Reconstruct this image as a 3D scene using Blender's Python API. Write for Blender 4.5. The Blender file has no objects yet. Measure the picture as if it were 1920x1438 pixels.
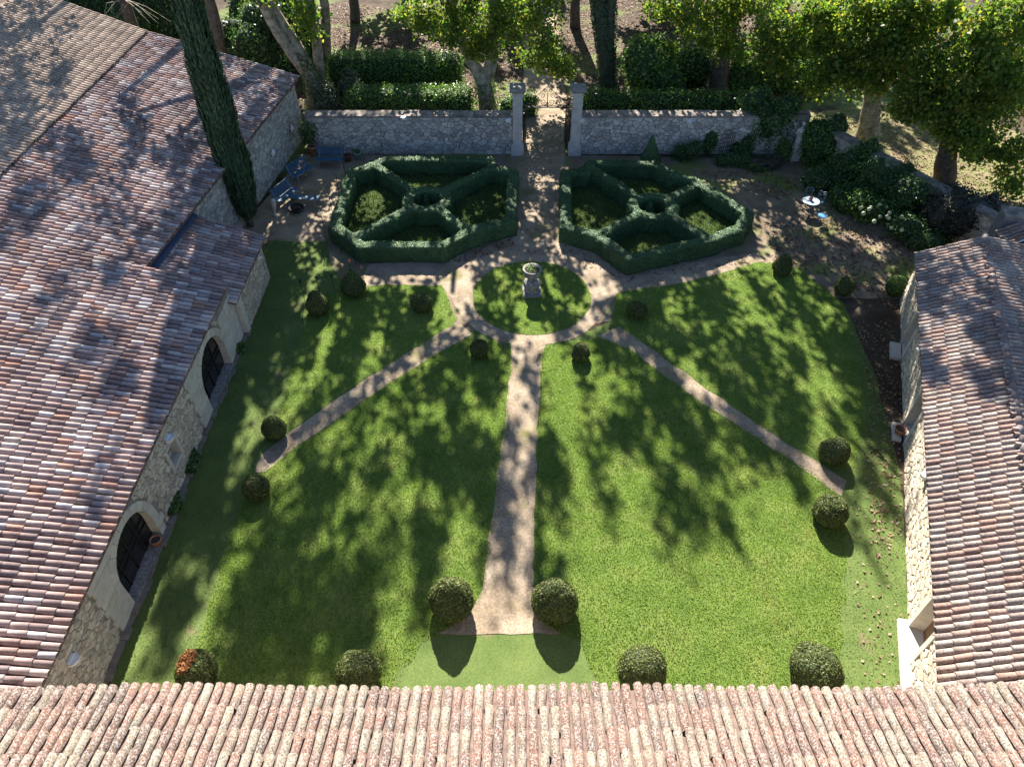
import bpy, bmesh, math, random
import numpy as np
from mathutils import Vector, Matrix, noise as mnoise

R = math.radians
SC = bpy.context.scene
COL = SC.collection
random.seed(7)
RNG = np.random.default_rng(11)

# ------------------------------------------------------------------ camera, sky, sun, exposure
CAM_H, FPX, PITCH = 20.0, 1332.0, R(45.0)
cam_data = bpy.data.cameras.new('camera')
cam_data.sensor_width = 36.0
cam_data.lens = FPX / 1920.0 * 36.0
cam_data.clip_start = 0.1
cam_data.clip_end = 2000.0
cam = bpy.data.objects.new('camera', cam_data)
COL.objects.link(cam)
cam.location = (0, 0, CAM_H)
cam.rotation_euler = (R(90) - PITCH, 0, 0)
SC.camera = cam

SUN_EL, SUN_AZ = R(38.0), R(-5.5)          # azimuth from +Y towards +X
world = bpy.data.worlds.new('World')
SC.world = world
world.use_nodes = True
wn = world.node_tree.nodes
bg = wn['Background']
sky = wn.new('ShaderNodeTexSky')
sky.sky_type = 'NISHITA'
sky.sun_disc = False
sky.sun_elevation = SUN_EL
sky.sun_rotation = SUN_AZ
sky.altitude = 200
sky.ozone_density = 4.0
sky.dust_density = 0.6
world.node_tree.links.new(sky.outputs[0], bg.inputs[0])
bg.inputs[1].default_value = 0.05
sun_data = bpy.data.lights.new('sun', 'SUN')
sun_data.energy = 5.0
sun_data.angle = R(0.45)
sun_data.color = (1.0, 0.93, 0.82)
sun = bpy.data.objects.new('sun', sun_data)
COL.objects.link(sun)
sdir = Vector((math.sin(SUN_AZ) * math.cos(SUN_EL), math.cos(SUN_AZ) * math.cos(SUN_EL), math.sin(SUN_EL)))
sun.rotation_euler = sdir.to_track_quat('Z', 'Y').to_euler()
sun.location = (0, 60, 60)
vs = SC.view_settings
vs.view_transform = 'Standard'
vs.look = 'None'
vs.exposure = 1.92
vs.gamma = 1.0
vs.use_curve_mapping = False
SC.cycles.max_bounces = 6
SC.cycles.diffuse_bounces = 3
SC.cycles.transparent_max_bounces = 6
SC.cycles.sample_clamp_indirect = 6.0

# ------------------------------------------------------------------ photo pixel -> point on a surface
C45, S45 = math.cos(PITCH), math.sin(PITCH)
def ray(px, py):
    a = (px - 960.0) / FPX
    b = -(py - 719.0) / FPX
    return Vector((a, C45 + b * S45, -S45 + b * C45))
def P(px, py, h=0.0):
    d = ray(px, py)
    return Vector((0, 0, CAM_H)) + d * ((h - CAM_H) / d.z)
def at_y(px, py, Y):
    d = ray(px, py)
    return Vector((0, 0, CAM_H)) + d * (Y / d.y)
def proj(p):
    x, y, z = p[0], p[1], p[2] - CAM_H
    dep = y * C45 - z * S45
    up = y * S45 + z * C45
    return 960 + FPX * x / dep, 719 - FPX * up / dep, dep

# ------------------------------------------------------------------ objects
ORG = {}
def tag(o, label=None, cat=None, group=None, kind=None):
    if label: o['label'] = label
    if cat: o['category'] = cat
    if group: o['group'] = group
    if kind: o['kind'] = kind
    return o
def thing(name, label, cat, loc, group=None):
    o = bpy.data.objects.new(name, None)
    o.empty_display_size = 0.2
    COL.objects.link(o)
    o.location = loc
    ORG[o] = Vector(loc)
    return tag(o, label, cat, group)
def link(name, me, material, parent=None, loc=None, smooth=False):
    """mesh given in world coordinates; shifted to its parent's (or its own) origin"""
    org = ORG[parent] if parent is not None else Vector(loc if loc is not None else (0, 0, 0))
    if org.length > 0:
        me.transform(Matrix.Translation(-org))
    if smooth:
        me.polygons.foreach_set('use_smooth', np.ones(len(me.polygons), dtype=bool))
    if material is not None and len(me.materials) == 0:
        me.materials.append(material)
    o = bpy.data.objects.new(name, me)
    COL.objects.link(o)
    if parent is not None:
        o.parent = parent
    else:
        o.location = org
    ORG[o] = org
    return o

def np_mesh(name, V, F, tint=None):
    V = np.ascontiguousarray(V, dtype=np.float32)
    F = np.ascontiguousarray(F, dtype=np.int32)
    me = bpy.data.meshes.new(name)
    k = F.shape[1]
    me.vertices.add(len(V))
    me.vertices.foreach_set('co', V.ravel())
    me.loops.add(F.size)
    me.loops.foreach_set('vertex_index', F.ravel())
    me.polygons.add(len(F))
    me.polygons.foreach_set('loop_start', np.arange(0, F.size, k, dtype=np.int32))
    me.update(calc_edges=True)
    if tint is not None:
        at = me.attributes.new('tint', 'FLOAT', 'POINT')
        at.data.foreach_set('value', np.ascontiguousarray(tint, dtype=np.float32))
    return me

class MB:
    """collects simple shapes in world coordinates"""
    def __init__(s):
        s.v, s.f = [], []
    def add(s, verts, faces):
        n = len(s.v)
        s.v += [tuple(v) for v in verts]
        s.f += [tuple(i + n for i in f) for f in faces]
        return s
    def hexa(s, p):      # 8 points: bottom ring 0-3, top ring 4-7
        return s.add(p, [(3, 2, 1, 0), (4, 5, 6, 7), (0, 1, 5, 4), (1, 2, 6, 5), (2, 3, 7, 6), (3, 0, 4, 7)])
    def box(s, c, size, rz=0.0, M=None):
        hx, hy, hz = size[0] / 2, size[1] / 2, size[2] / 2
        pts = [Vector((x, y, z)) for z in (-hz, hz) for x, y in ((-hx, -hy), (hx, -hy), (hx, hy), (-hx, hy))]
        m = Matrix.Translation(Vector(c)) @ Matrix.Rotation(rz, 4, 'Z')
        if M is not None:
            m = M @ m
        return s.hexa([m @ p for p in pts])
    def tube(s, pts, rad, seg=6, cap=True):
        pts = [Vector(p) for p in pts]
        n = len(pts)
        if not hasattr(rad, '__len__'):
            rad = [rad] * n
        base = len(s.v)
        prev = None
        for i, p in enumerate(pts):
            t = (pts[min(i + 1, n - 1)] - pts[max(i - 1, 0)]).normalized()
            if prev is None:
                a = t.cross(Vector((0, 0, 1)) if abs(t.z) < 0.9 else Vector((1, 0, 0))).normalized()
            else:
                a = (prev - t * prev.dot(t)).normalized()
            prev = a
            b = t.cross(a)
            for k in range(seg):
                w = 2 * math.pi * k / seg
                q = p + (a * math.cos(w) + b * math.sin(w)) * rad[i]
                s.v.append(tuple(q))
        for i in range(n - 1):
            for k in range(seg):
                k2 = (k + 1) % seg
                s.f.append((base + i * seg + k, base + i * seg + k2, base + (i + 1) * seg + k2, base + (i + 1) * seg + k))
        if cap:
            s.f.append(tuple(base + k for k in range(seg))[::-1])
            s.f.append(tuple(base + (n - 1) * seg + k for k in range(seg)))
        return s
    def lathe(s, c, prof, seg=16):
        base = len(s.v)
        for r, z in prof:
            for k in range(seg):
                w = 2 * math.pi * k / seg
                s.v.append((c[0] + r * math.cos(w), c[1] + r * math.sin(w), c[2] + z))
        for i in range(len(prof) - 1):
            for k in range(seg):
                k2 = (k + 1) % seg
                s.f.append((base + i * seg + k, base + i * seg + k2, base + (i + 1) * seg + k2, base + (i + 1) * seg + k))
        s.f.append(tuple(base + k for k in range(seg))[::-1])
        s.f.append(tuple(base + (len(prof) - 1) * seg + k for k in range(seg)))
        return s
    def ball(s, c, r, seg=10, rings=6):
        r = r if hasattr(r, '__len__') else (r, r, r)
        prof = [(max(0.02, math.sin(math.pi * i / rings)), -math.cos(math.pi * i / rings)) for i in range(rings + 1)]
        base = len(s.v)
        s.lathe((0, 0, 0), prof, seg)
        for i in range(base, len(s.v)):
            v = s.v[i]
            s.v[i] = (c[0] + v[0] * r[0], c[1] + v[1] * r[1], c[2] + v[2] * r[2])
        return s
    def mesh(s, name='mesh'):
        me = bpy.data.meshes.new(name)
        me.from_pydata(s.v, [], s.f)
        me.update()
        return me
    def build(s, name, material, parent=None, loc=None, smooth=False):
        return link(name, s.mesh(name), material, parent, loc, smooth)

def remesh(me, voxel, smooth_it=0):
    o = bpy.data.objects.new('tmp', me)
    COL.objects.link(o)
    m = o.modifiers.new('r', 'REMESH')
    m.mode = 'VOXEL'
    m.voxel_size = voxel
    if smooth_it:
        sm = o.modifiers.new('s', 'SMOOTH')
        sm.iterations = smooth_it
        sm.factor = 0.5
    dg = bpy.context.evaluated_depsgraph_get()
    out = bpy.data.meshes.new_from_object(o.evaluated_get(dg))
    bpy.data.objects.remove(o)
    return out
def arrays(me):
    V = np.empty(len(me.vertices) * 3, dtype=np.float32)
    me.vertices.foreach_get('co', V)
    me.calc_loop_triangles()
    T = np.empty(len(me.loop_triangles) * 3, dtype=np.int32)
    me.loop_triangles.foreach_get('vertices', T)
    return V.reshape(-1, 3), T.reshape(-1, 3)
def displace(me, amp, scale, amp2=0.0, scale2=1.0, seed=0.0):
    N = [v.normal.copy() for v in me.vertices]
    off = Vector((seed * 13.7, seed * 7.1, seed * 3.3))
    for v, n in zip(me.vertices, N):
        d = mnoise.noise(v.co * scale + off) * amp
        if amp2:
            d += mnoise.noise(v.co * scale2 + off) * amp2
        v.co += n * d
    me.update()
    return me
def scatter(me, n, rng, zmin=None):
    V, T = arrays(me)
    a, b, c = V[T[:, 0]], V[T[:, 1]], V[T[:, 2]]
    cr = np.cross(b - a, c - a)
    ar = np.linalg.norm(cr, axis=1)
    idx = rng.choice(len(T), n, p=ar / ar.sum())
    r1, r2 = np.sqrt(rng.random(n))[:, None], rng.random(n)[:, None]
    pts = a[idx] * (1 - r1) + b[idx] * (r1 * (1 - r2)) + c[idx] * (r1 * r2)
    nr = cr[idx] / np.maximum(ar[idx], 1e-9)[:, None]
    if zmin is not None:
        k = pts[:, 2] > zmin
        pts, nr = pts[k], nr[k]
    return pts, nr
def unit(a):
    return a / np.maximum(np.linalg.norm(a, axis=1), 1e-9)[:, None]
def leaf_mesh(name, C, size, rng, nrm=None, jitter=0.8, aspect=0.75, fold=0.25, tint_pos=0.0):
    """one folded four-cornered leaf per point"""
    n = len(C)
    if nrm is None:
        nrm = rng.normal(size=(n, 3)) + np.array([0, 0, 0.5])
    nrm = unit(unit(nrm) + rng.normal(size=(n, 3)) * jitter * 0.6)
    t = unit(np.cross(nrm, rng.normal(size=(n, 3))))
    b = np.cross(nrm, t)
    s = (size * (0.65 + 0.7 * rng.random(n)))[:, None]
    V = np.empty((n, 4, 3), dtype=np.float32)
    V[:, 0] = C - t * s * 0.5
    V[:, 1] = C + b * s * 0.5 * aspect + nrm * s * fold * 0.5
    V[:, 2] = C + t * s * 0.55
    V[:, 3] = C - b * s * 0.5 * aspect + nrm * s * fold * 0.5
    F = np.arange(n * 4).reshape(n, 4)
    return np_mesh(name, V.reshape(-1, 3), F, np.repeat(rng.random(n), 4))

# ------------------------------------------------------------------ procedural materials
def nt(name):
    m = bpy.data.materials.new(name)
    m.use_nodes = True
    t = m.node_tree
    b = t.nodes['Principled BSDF']
    return m, t, b
def N(t, typ, **kw):
    n = t.nodes.new(typ)
    for k, v in kw.items():
        setattr(n, k, v)
    return n
def pos(t):
    g = N(t, 'ShaderNodeNewGeometry')
    return g.outputs['Position']
def noise_n(t, vec, scale, detail=4, rough=0.6):
    n = N(t, 'ShaderNodeTexNoise')
    n.inputs['Scale'].default_value = scale
    n.inputs['Detail'].default_value = detail
    n.inputs['Roughness'].default_value = rough
    t.links.new(vec, n.inputs['Vector'])
    return n.outputs['Fac']
def ramp(t, fac, stops, const=False):
    r = N(t, 'ShaderNodeValToRGB')
    if const:
        r.color_ramp.interpolation = 'CONSTANT'
    el = r.color_ramp.elements
    while len(el) < len(stops):
        el.new(0.5)
    for e, (p, c) in zip(el, stops):
        e.position = p
        e.color = (c[0], c[1], c[2], 1) if hasattr(c, '__len__') else (c, c, c, 1)
    t.links.new(fac, r.inputs[0])
    return r.outputs[0]
def mix(t, fac, a, b, mode='MIX'):
    m = N(t, 'ShaderNodeMix', data_type='RGBA', blend_type=mode)
    for sock, v in ((m.inputs[0], fac), (m.inputs[6], a), (m.inputs[7], b)):
        if hasattr(v, 'links') or hasattr(v, 'is_linked'):
            t.links.new(v, sock)
        elif hasattr(v, '__len__'):
            sock.default_value = (v[0], v[1], v[2], 1)
        else:
            sock.default_value = v
    return m.outputs[2]
def math_n(t, op, a, b=None, clamp=False):
    m = N(t, 'ShaderNodeMath', operation=op, use_clamp=clamp)
    for sock, v in ((m.inputs[0], a), (m.inputs[1], b)):
        if v is None: continue
        if hasattr(v, 'is_linked'):
            t.links.new(v, sock)
        else:
            sock.default_value = v
    return m.outputs[0]
def bump(t, b, h, strength, dist=0.02):
    n = N(t, 'ShaderNodeBump')
    n.inputs['Strength'].default_value = strength
    n.inputs['Distance'].default_value = dist
    t.links.new(h, n.inputs['Height'])
    t.links.new(n.outputs[0], b.inputs['Normal'])
def tint_value(t):
    a = N(t, 'ShaderNodeAttribute', attribute_name='tint')
    o = N(t, 'ShaderNodeObjectInfo')
    return math_n(t, 'FRACT', math_n(t, 'ADD', a.outputs['Fac'], o.outputs['Random']))

def simple(name, stops, scale=8.0, rough=0.85, bumps=0.3, bscale=30.0, metal=0.0, detail=5, bdist=0.01, tint_mix=None):
    m, t, b = nt(name)
    p = pos(t)
    c = ramp(t, noise_n(t, p, scale, detail), stops)
    if tint_mix:
        c = mix(t, 1.0, c, ramp(t, tint_value(t), tint_mix), 'MULTIPLY')
    t.links.new(c, b.inputs['Base Color'])
    b.inputs['Roughness'].default_value = rough
    b.inputs['Metallic'].default_value = metal
    b.inputs['Specular IOR Level'].default_value = 0.3
    if bumps:
        bump(t, b, noise_n(t, p, bscale, 4), bumps, bdist)
    return m
def tile_mat(name, stops, lichen, dark, lichen_col=(0.55, 0.53, 0.5), dark_col=(0.06, 0.05, 0.055), ls=14.0):
    m, t, b = nt(name)
    p = pos(t)
    tv = tint_value(t)
    c = ramp(t, tv, stops, True)
    c = mix(t, 1.0, c, ramp(t, noise_n(t, p, 5.0, 5), [(0.3, 0.78), (0.7, 1.15)]), 'MULTIPLY')
    c = mix(t, 1.0, c, ramp(t, noise_n(t, p, 0.55, 4), [(0.33, 0.78), (0.67, 1.16)]), 'MULTIPLY')
    off = N(t, 'ShaderNodeVectorMath', operation='ADD')
    t.links.new(p, off.inputs[0])
    cx = N(t, 'ShaderNodeCombineXYZ')
    t.links.new(math_n(t, 'MULTIPLY', tv, 37.0), cx.inputs[0])
    t.links.new(math_n(t, 'MULTIPLY', tv, 91.0), cx.inputs[1])
    t.links.new(cx.outputs[0], off.inputs[1])
    l = ramp(t, noise_n(t, off.outputs[0], ls, 6, 0.7), [(lichen, 0.0), (lichen + 0.07, 1.0)])
    c = mix(t, math_n(t, 'MULTIPLY', l, 0.75), c, lichen_col)
    d = ramp(t, noise_n(t, off.outputs[0], ls * 0.8 + 7, 6, 0.75), [(dark, 0.0), (dark + 0.08, 1.0)])
    c = mix(t, math_n(t, 'MULTIPLY', d, 0.8), c, dark_col)
    t.links.new(c, b.inputs['Base Color'])
    b.inputs['Roughness'].default_value = 0.9
    b.inputs['Specular IOR Level'].default_value = 0.2
    bump(t, b, noise_n(t, p, 45, 4), 0.35, 0.012)
    return m
def leafy(name, stops, trans=0.35, rough=0.55, big=0.0, patch=None, spec=0.35):
    """foliage: colour by leaf, light passes through"""
    m, t, b = nt(name)
    p = pos(t)
    c = ramp(t, tint_value(t), stops)
    c = mix(t, 1.0, c, ramp(t, noise_n(t, p, 0.9, 3), [(0.3, 0.75), (0.7, 1.25)]), 'MULTIPLY')
    if patch:
        c = mix(t, ramp(t, noise_n(t, p, patch[1], 3), [(patch[2], 0.0), (patch[2] + 0.1, 1.0)]), c, patch[0])
    t.links.new(c, b.inputs['Base Color'])
    b.inputs['Roughness'].default_value = rough
    b.inputs['Specular IOR Level'].default_value = spec
    if trans:
        tr = N(t, 'ShaderNodeBsdfTranslucent')
        t.links.new(mix(t, 1.0, c, (1.35, 1.45, 0.7), 'MULTIPLY'), tr.inputs[0])
        ms = N(t, 'ShaderNodeMixShader')
        ms.inputs[0].default_value = trans
        t.links.new(b.outputs[0], ms.inputs[1])
        t.links.new(tr.outputs[0], ms.inputs[2])
        t.links.new(ms.outputs[0], t.nodes['Material Output'].inputs[0])
    return m

M = {}
M['tile_left'] = tile_mat('tile_left', [(0.0, (0.270, 0.183, 0.168)), (0.13, (0.334, 0.247, 0.230)), (0.26, (0.206, 0.152, 0.150)), (0.38, (0.376, 0.289, 0.272)), (0.51, (0.296, 0.232, 0.232)), (0.63, (0.429, 0.357, 0.340)), (0.74, (0.248, 0.189, 0.190)), (0.83, (0.482, 0.432, 0.425)), (0.89, (0.349, 0.211, 0.170)), (0.94, (0.387, 0.357, 0.374))], 0.60, 0.60, lichen_col=(0.465, 0.443, 0.442), ls=18)
M['tile_old'] = tile_mat('tile_old', [(0.0, (0.401, 0.319, 0.263)), (0.2, (0.454, 0.370, 0.304)), (0.4, (0.366, 0.291, 0.242)), (0.6, (0.496, 0.409, 0.341)), (0.8, (0.425, 0.342, 0.284))], 0.74, 0.72)
M['tile_right'] = tile_mat('tile_right', [(0.0, (0.28, 0.21, 0.185)), (0.15, (0.34, 0.275, 0.245)), (0.3, (0.245, 0.19, 0.175)), (0.45, (0.33, 0.235, 0.195)), (0.6, (0.305, 0.265, 0.245)), (0.75, (0.37, 0.315, 0.28)), (0.9, (0.31, 0.205, 0.17))], 0.56, 0.525, lichen_col=(0.42, 0.39, 0.36), dark_col=(0.06, 0.052, 0.055), ls=18)
M['tile_front'] = tile_mat('tile_front', [(0.0, (0.170, 0.088, 0.065)), (0.15, (0.197, 0.154, 0.114)), (0.3, (0.130, 0.072, 0.058)), (0.45, (0.178, 0.122, 0.091)), (0.58, (0.173, 0.088, 0.065)), (0.7, (0.212, 0.175, 0.133)), (0.85, (0.122, 0.081, 0.066)), (0.93, (0.178, 0.109, 0.084))], 0.482, 0.50, lichen_col=(0.295, 0.285, 0.263), dark_col=(0.040, 0.032, 0.030), ls=26)
M['channel'] = simple('channel_tile', [(0.3, (0.10, 0.07, 0.06)), (0.7, (0.22, 0.15, 0.125))], 6, 0.95, 0.3, 30)
M['mortar'] = simple('wall_mortar', [(0.3, (0.20, 0.17, 0.14)), (0.7, (0.34, 0.295, 0.245))], 5, 0.95, 0.5, 40, bdist=0.02)
M['mortar_dark'] = simple('old_mortar', [(0.3, (0.13, 0.115, 0.10)), (0.7, (0.24, 0.21, 0.18))], 5, 0.95, 0.5, 40, bdist=0.02)
M['stone'] = simple('rubble_stone', [(0.28, (0.394, 0.317, 0.241)), (0.5, (0.569, 0.482, 0.372)), (0.72, (0.701, 0.624, 0.504))], 7, 0.9, 0.5, 25, bdist=0.02, tint_mix=[(0.0, 0.66), (1.0, 1.14)])
M['stone_grey'] = simple('grey_rubble_stone', [(0.28, (0.334, 0.308, 0.282)), (0.5, (0.493, 0.466, 0.431)), (0.72, (0.598, 0.572, 0.528))], 7, 0.9, 0.5, 25, bdist=0.02, tint_mix=[(0.0, 0.62), (1.0, 1.16)])
M['ashlar'] = simple('limestone', [(0.25, (0.464, 0.409, 0.339)), (0.5, (0.558, 0.505, 0.433)), (0.75, (0.614, 0.573, 0.513))], 4, 0.85, 0.25, 30, tint_mix=[(0.0, 0.88), (1.0, 1.06)])
M['pier'] = simple('pier_limestone', [(0.25, (0.340, 0.323, 0.297)), (0.5, (0.468, 0.451, 0.416)), (0.75, (0.527, 0.510, 0.476))], 3, 0.85, 0.3, 30)
M['coping'] = simple('mossy_coping', [(0.3, (0.10, 0.10, 0.06)), (0.48, (0.22, 0.19, 0.17)), (0.62, (0.34, 0.27, 0.24))], 2.5, 0.95, 0.6, 25, bdist=0.03)
M['old_stone'] = simple('weathered_stone', [(0.3, (0.115, 0.108, 0.108)), (0.5, (0.238, 0.223, 0.216)), (0.7, (0.346, 0.331, 0.317))], 9, 0.95, 0.6, 30, bdist=0.02)
M['statue'] = simple('statue_stone', [(0.3, (0.36, 0.32, 0.28)), (0.5, (0.50, 0.46, 0.42)), (0.7, (0.60, 0.57, 0.53))], 6, 0.9, 0.4, 30)
M['white_stone'] = simple('white_stone', [(0.3, (0.477, 0.455, 0.411)), (0.7, (0.564, 0.541, 0.498))], 3, 0.9, 0.2, 30)
M['iron'] = simple('black_iron', [(0.3, (0.02, 0.02, 0.022)), (0.7, (0.05, 0.045, 0.045))], 12, 0.55, 0.1, 60, metal=0.4)
M['panel'] = simple('gate_panel_paint', [(0.3, (0.018, 0.018, 0.02)), (0.7, (0.035, 0.032, 0.03))], 6, 0.6, 0.1, 40)
M['blue'] = simple('blue_paint', [(0.3, (0.034, 0.098, 0.173)), (0.7, (0.053, 0.135, 0.225))], 5, 0.55, 0.1, 50)
M['bright_blue'] = simple('bright_blue_paint', [(0.3, (0.05, 0.22, 0.50)), (0.7, (0.07, 0.27, 0.58))], 5, 0.5, 0.05, 50)
M['pale_blue'] = simple('pale_blue_paint', [(0.3, (0.186, 0.260, 0.341)), (0.7, (0.279, 0.341, 0.397))], 6, 0.5, 0.05, 50)
M['white_paint'] = simple('white_enamel', [(0.3, (0.72, 0.73, 0.74)), (0.7, (0.80, 0.80, 0.80))], 5, 0.5, 0.05, 50)
M['terracotta'] = simple('terracotta', [(0.3, (0.34, 0.15, 0.09)), (0.7, (0.46, 0.23, 0.14))], 9, 0.85, 0.2, 40)
M['red_pot'] = simple('dark_red_glaze', [(0.3, (0.16, 0.045, 0.035)), (0.7, (0.24, 0.08, 0.06))], 6, 0.5, 0.1, 40)
M['green_pot'] = simple('pale_green_glaze', [(0.3, (0.24, 0.36, 0.30)), (0.7, (0.34, 0.45, 0.40))], 6, 0.45, 0.1, 40)
M['zinc'] = simple('zinc_flashing', [(0.3, (0.06, 0.085, 0.16)), (0.7, (0.10, 0.13, 0.22))], 3, 0.45, 0.05, 30, metal=0.3)
M['wood'] = simple('oak_wood', [(0.3, (0.17, 0.09, 0.045)), (0.7, (0.32, 0.19, 0.10))], 7, 0.7, 0.2, 40)
M['dark_wood'] = simple('charred_wood', [(0.3, (0.03, 0.025, 0.02)), (0.7, (0.08, 0.06, 0.05))], 9, 0.85, 0.2, 40)
M['slate'] = simple('grey_render', [(0.3, (0.15, 0.14, 0.15)), (0.7, (0.24, 0.23, 0.24))], 5, 0.85, 0.2, 30)
M['bark'] = simple('plane_bark', [(0.30, (0.10, 0.085, 0.065)), (0.45, (0.22, 0.19, 0.15)), (0.58, (0.34, 0.30, 0.24)), (0.72, (0.46, 0.42, 0.35))], 3.2, 0.9, 0.6, 10, bdist=0.04)
M['bark_dark'] = simple('dark_bark', [(0.3, (0.05, 0.042, 0.035)), (0.7, (0.15, 0.12, 0.10))], 5, 0.95, 0.7, 12, bdist=0.05)
M['dead'] = simple('dead_twigs', [(0.3, (0.150, 0.060, 0.020)), (0.7, (0.300, 0.135, 0.048))], 25, 0.9, 0.5, 60)
M['soil'] = simple('soil', [(0.3, (0.035, 0.028, 0.022)), (0.7, (0.10, 0.08, 0.06))], 6, 0.95, 0.5, 40)
# foliage
M['plane_leaf'] = leafy('plane_leaves', [(0.0, (0.060, 0.128, 0.026)), (0.4, (0.102, 0.180, 0.036)), (0.75, (0.168, 0.225, 0.042)), (0.93, (0.288, 0.297, 0.054)), (1.0, (0.336, 0.232, 0.060))], 0.55)
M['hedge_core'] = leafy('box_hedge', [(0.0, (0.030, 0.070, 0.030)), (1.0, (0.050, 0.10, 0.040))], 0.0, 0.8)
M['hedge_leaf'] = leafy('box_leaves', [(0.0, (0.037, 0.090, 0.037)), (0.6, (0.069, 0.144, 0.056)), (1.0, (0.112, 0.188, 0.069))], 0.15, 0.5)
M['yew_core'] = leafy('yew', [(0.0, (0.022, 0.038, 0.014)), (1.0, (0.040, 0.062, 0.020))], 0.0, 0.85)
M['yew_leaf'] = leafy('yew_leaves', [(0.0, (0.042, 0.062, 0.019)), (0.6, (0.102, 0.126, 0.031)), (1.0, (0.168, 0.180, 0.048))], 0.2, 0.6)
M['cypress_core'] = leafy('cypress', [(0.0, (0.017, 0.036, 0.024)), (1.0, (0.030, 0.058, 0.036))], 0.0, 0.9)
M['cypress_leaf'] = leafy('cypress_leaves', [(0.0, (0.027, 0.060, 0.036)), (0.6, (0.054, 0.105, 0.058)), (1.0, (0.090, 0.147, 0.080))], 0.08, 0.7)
M['laurel_core'] = leafy('laurel_core', [(0.0, (0.012, 0.028, 0.010)), (1.0, (0.022, 0.045, 0.014))], 0.0, 0.8)
M['laurel'] = leafy('laurel_leaves', [(0.0, (0.046, 0.113, 0.024)), (0.6, (0.099, 0.198, 0.039)), (1.0, (0.198, 0.277, 0.066))], 0.32, 0.4)
M['ivy'] = leafy('ivy_leaves', [(0.0, (0.029, 0.075, 0.023)), (0.7, (0.065, 0.137, 0.036)), (1.0, (0.143, 0.234, 0.052))], 0.25, 0.4)
M['grey_leaf'] = leafy('grey_green_leaves', [(0.0, (0.06, 0.085, 0.06)), (0.7, (0.11, 0.14, 0.10)), (1.0, (0.17, 0.19, 0.14))], 0.2, 0.5)
M['dusky_leaf'] = leafy('dusky_leaves', [(0.0, (0.028, 0.036, 0.024)), (0.7, (0.055, 0.055, 0.042)), (1.0, (0.09, 0.085, 0.06))], 0.15, 0.5)
M['blade'] = leafy('grass_blades', [(0.0, (0.115, 0.206, 0.034)), (0.6, (0.194, 0.295, 0.056)), (0.9, (0.294, 0.347, 0.094)), (1.0, (0.415, 0.368, 0.159))], 0.4, 0.6, patch=((0.285, 0.269, 0.095), 0.42, 0.60))
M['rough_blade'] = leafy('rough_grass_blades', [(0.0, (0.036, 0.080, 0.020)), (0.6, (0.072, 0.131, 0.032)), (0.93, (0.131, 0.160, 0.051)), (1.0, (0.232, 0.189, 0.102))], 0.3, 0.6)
M['turf_blade'] = leafy('turf_blades', [(0.0, (0.079, 0.130, 0.033)), (0.6, (0.112, 0.170, 0.048)), (1.0, (0.177, 0.205, 0.081))], 0.35, 0.6)
M['petal'] = simple('cream_petals', [(0.3, (0.360, 0.390, 0.238)), (0.7, (0.475, 0.499, 0.350))], 14, 0.8, 0.5, 40, bdist=0.02)
M['fallen'] = leafy('fallen_leaves', [(0.0, (0.095, 0.048, 0.020)), (0.35, (0.184, 0.109, 0.058)), (0.7, (0.272, 0.190, 0.122)), (1.0, (0.340, 0.272, 0.190))], 0.15, 0.7)
M['dark_fallen'] = leafy('dry_brown_leaves', [(0.0, (0.08, 0.035, 0.022)), (0.6, (0.17, 0.085, 0.05)), (1.0, (0.30, 0.19, 0.12))], 0.15, 0.7)

def ground_mat(name, stops, s1, stops2, s2, fine=60, bs=0.5, bd=0.02, patch=None):
    m, t, b = nt(name)
    p = pos(t)
    c = ramp(t, noise_n(t, p, s1, 5, 0.65), stops)
    c = mix(t, 1.0, c, ramp(t, noise_n(t, p, s2, 5, 0.7), stops2), 'MULTIPLY')
    if patch:
        c = mix(t, ramp(t, noise_n(t, p, patch[1], 4, 0.6), [(patch[2], 0.0), (patch[2] + patch[3], 1.0)]), c, patch[0])
    t.links.new(c, b.inputs['Base Color'])
    b.inputs['Roughness'].default_value = 0.95
    b.inputs['Specular IOR Level'].default_value = 0.15
    bump(t, b, noise_n(t, p, fine, 4, 0.7), bs, bd)
    return m
M['litter'] = ground_mat('leaf_litter', [(0.3, (0.038, 0.026, 0.018)), (0.5, (0.068, 0.049, 0.034)), (0.7, (0.111, 0.089, 0.062))], 0.7, [(0.35, 0.65), (0.65, 1.3)], 14, 25, 0.8, 0.04, ((0.117, 0.147, 0.048), 0.16, 0.49, 0.08))
M['earth'] = ground_mat('bare_earth', [(0.3, (0.120, 0.094, 0.066)), (0.5, (0.192, 0.150, 0.108)), (0.7, (0.300, 0.244, 0.174))], 0.6, [(0.35, 0.75), (0.65, 1.2)], 16, 30, 0.6, 0.03, ((0.144, 0.175, 0.048), 0.35, 0.50, 0.14))
M['gravel'] = ground_mat('gravel', [(0.3, (0.182, 0.140, 0.100)), (0.5, (0.274, 0.216, 0.157)), (0.7, (0.365, 0.300, 0.224))], 0.8, [(0.36, 0.70), (0.64, 1.25)], 15, 55, 0.6, 0.015, ((0.166, 0.148, 0.068), 0.45, 0.58, 0.10))
M['turf'] = ground_mat('mown_turf', [(0.3, (0.075, 0.115, 0.032)), (0.7, (0.115, 0.155, 0.046))], 0.9, [(0.34, 0.72), (0.66, 1.28)], 20, 90, 0.4, 0.015, ((0.15, 0.135, 0.07), 0.7, 0.64, 0.06))
M['lawn'] = ground_mat('lawn_grass', [(0.3, (0.082, 0.140, 0.027)), (0.5, (0.120, 0.181, 0.039)), (0.7, (0.184, 0.221, 0.061))], 0.8, [(0.35, 0.7), (0.65, 1.25)], 34, 50, 0.9, 0.04, ((0.216, 0.187, 0.086), 0.35, 0.66, 0.10))
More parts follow.
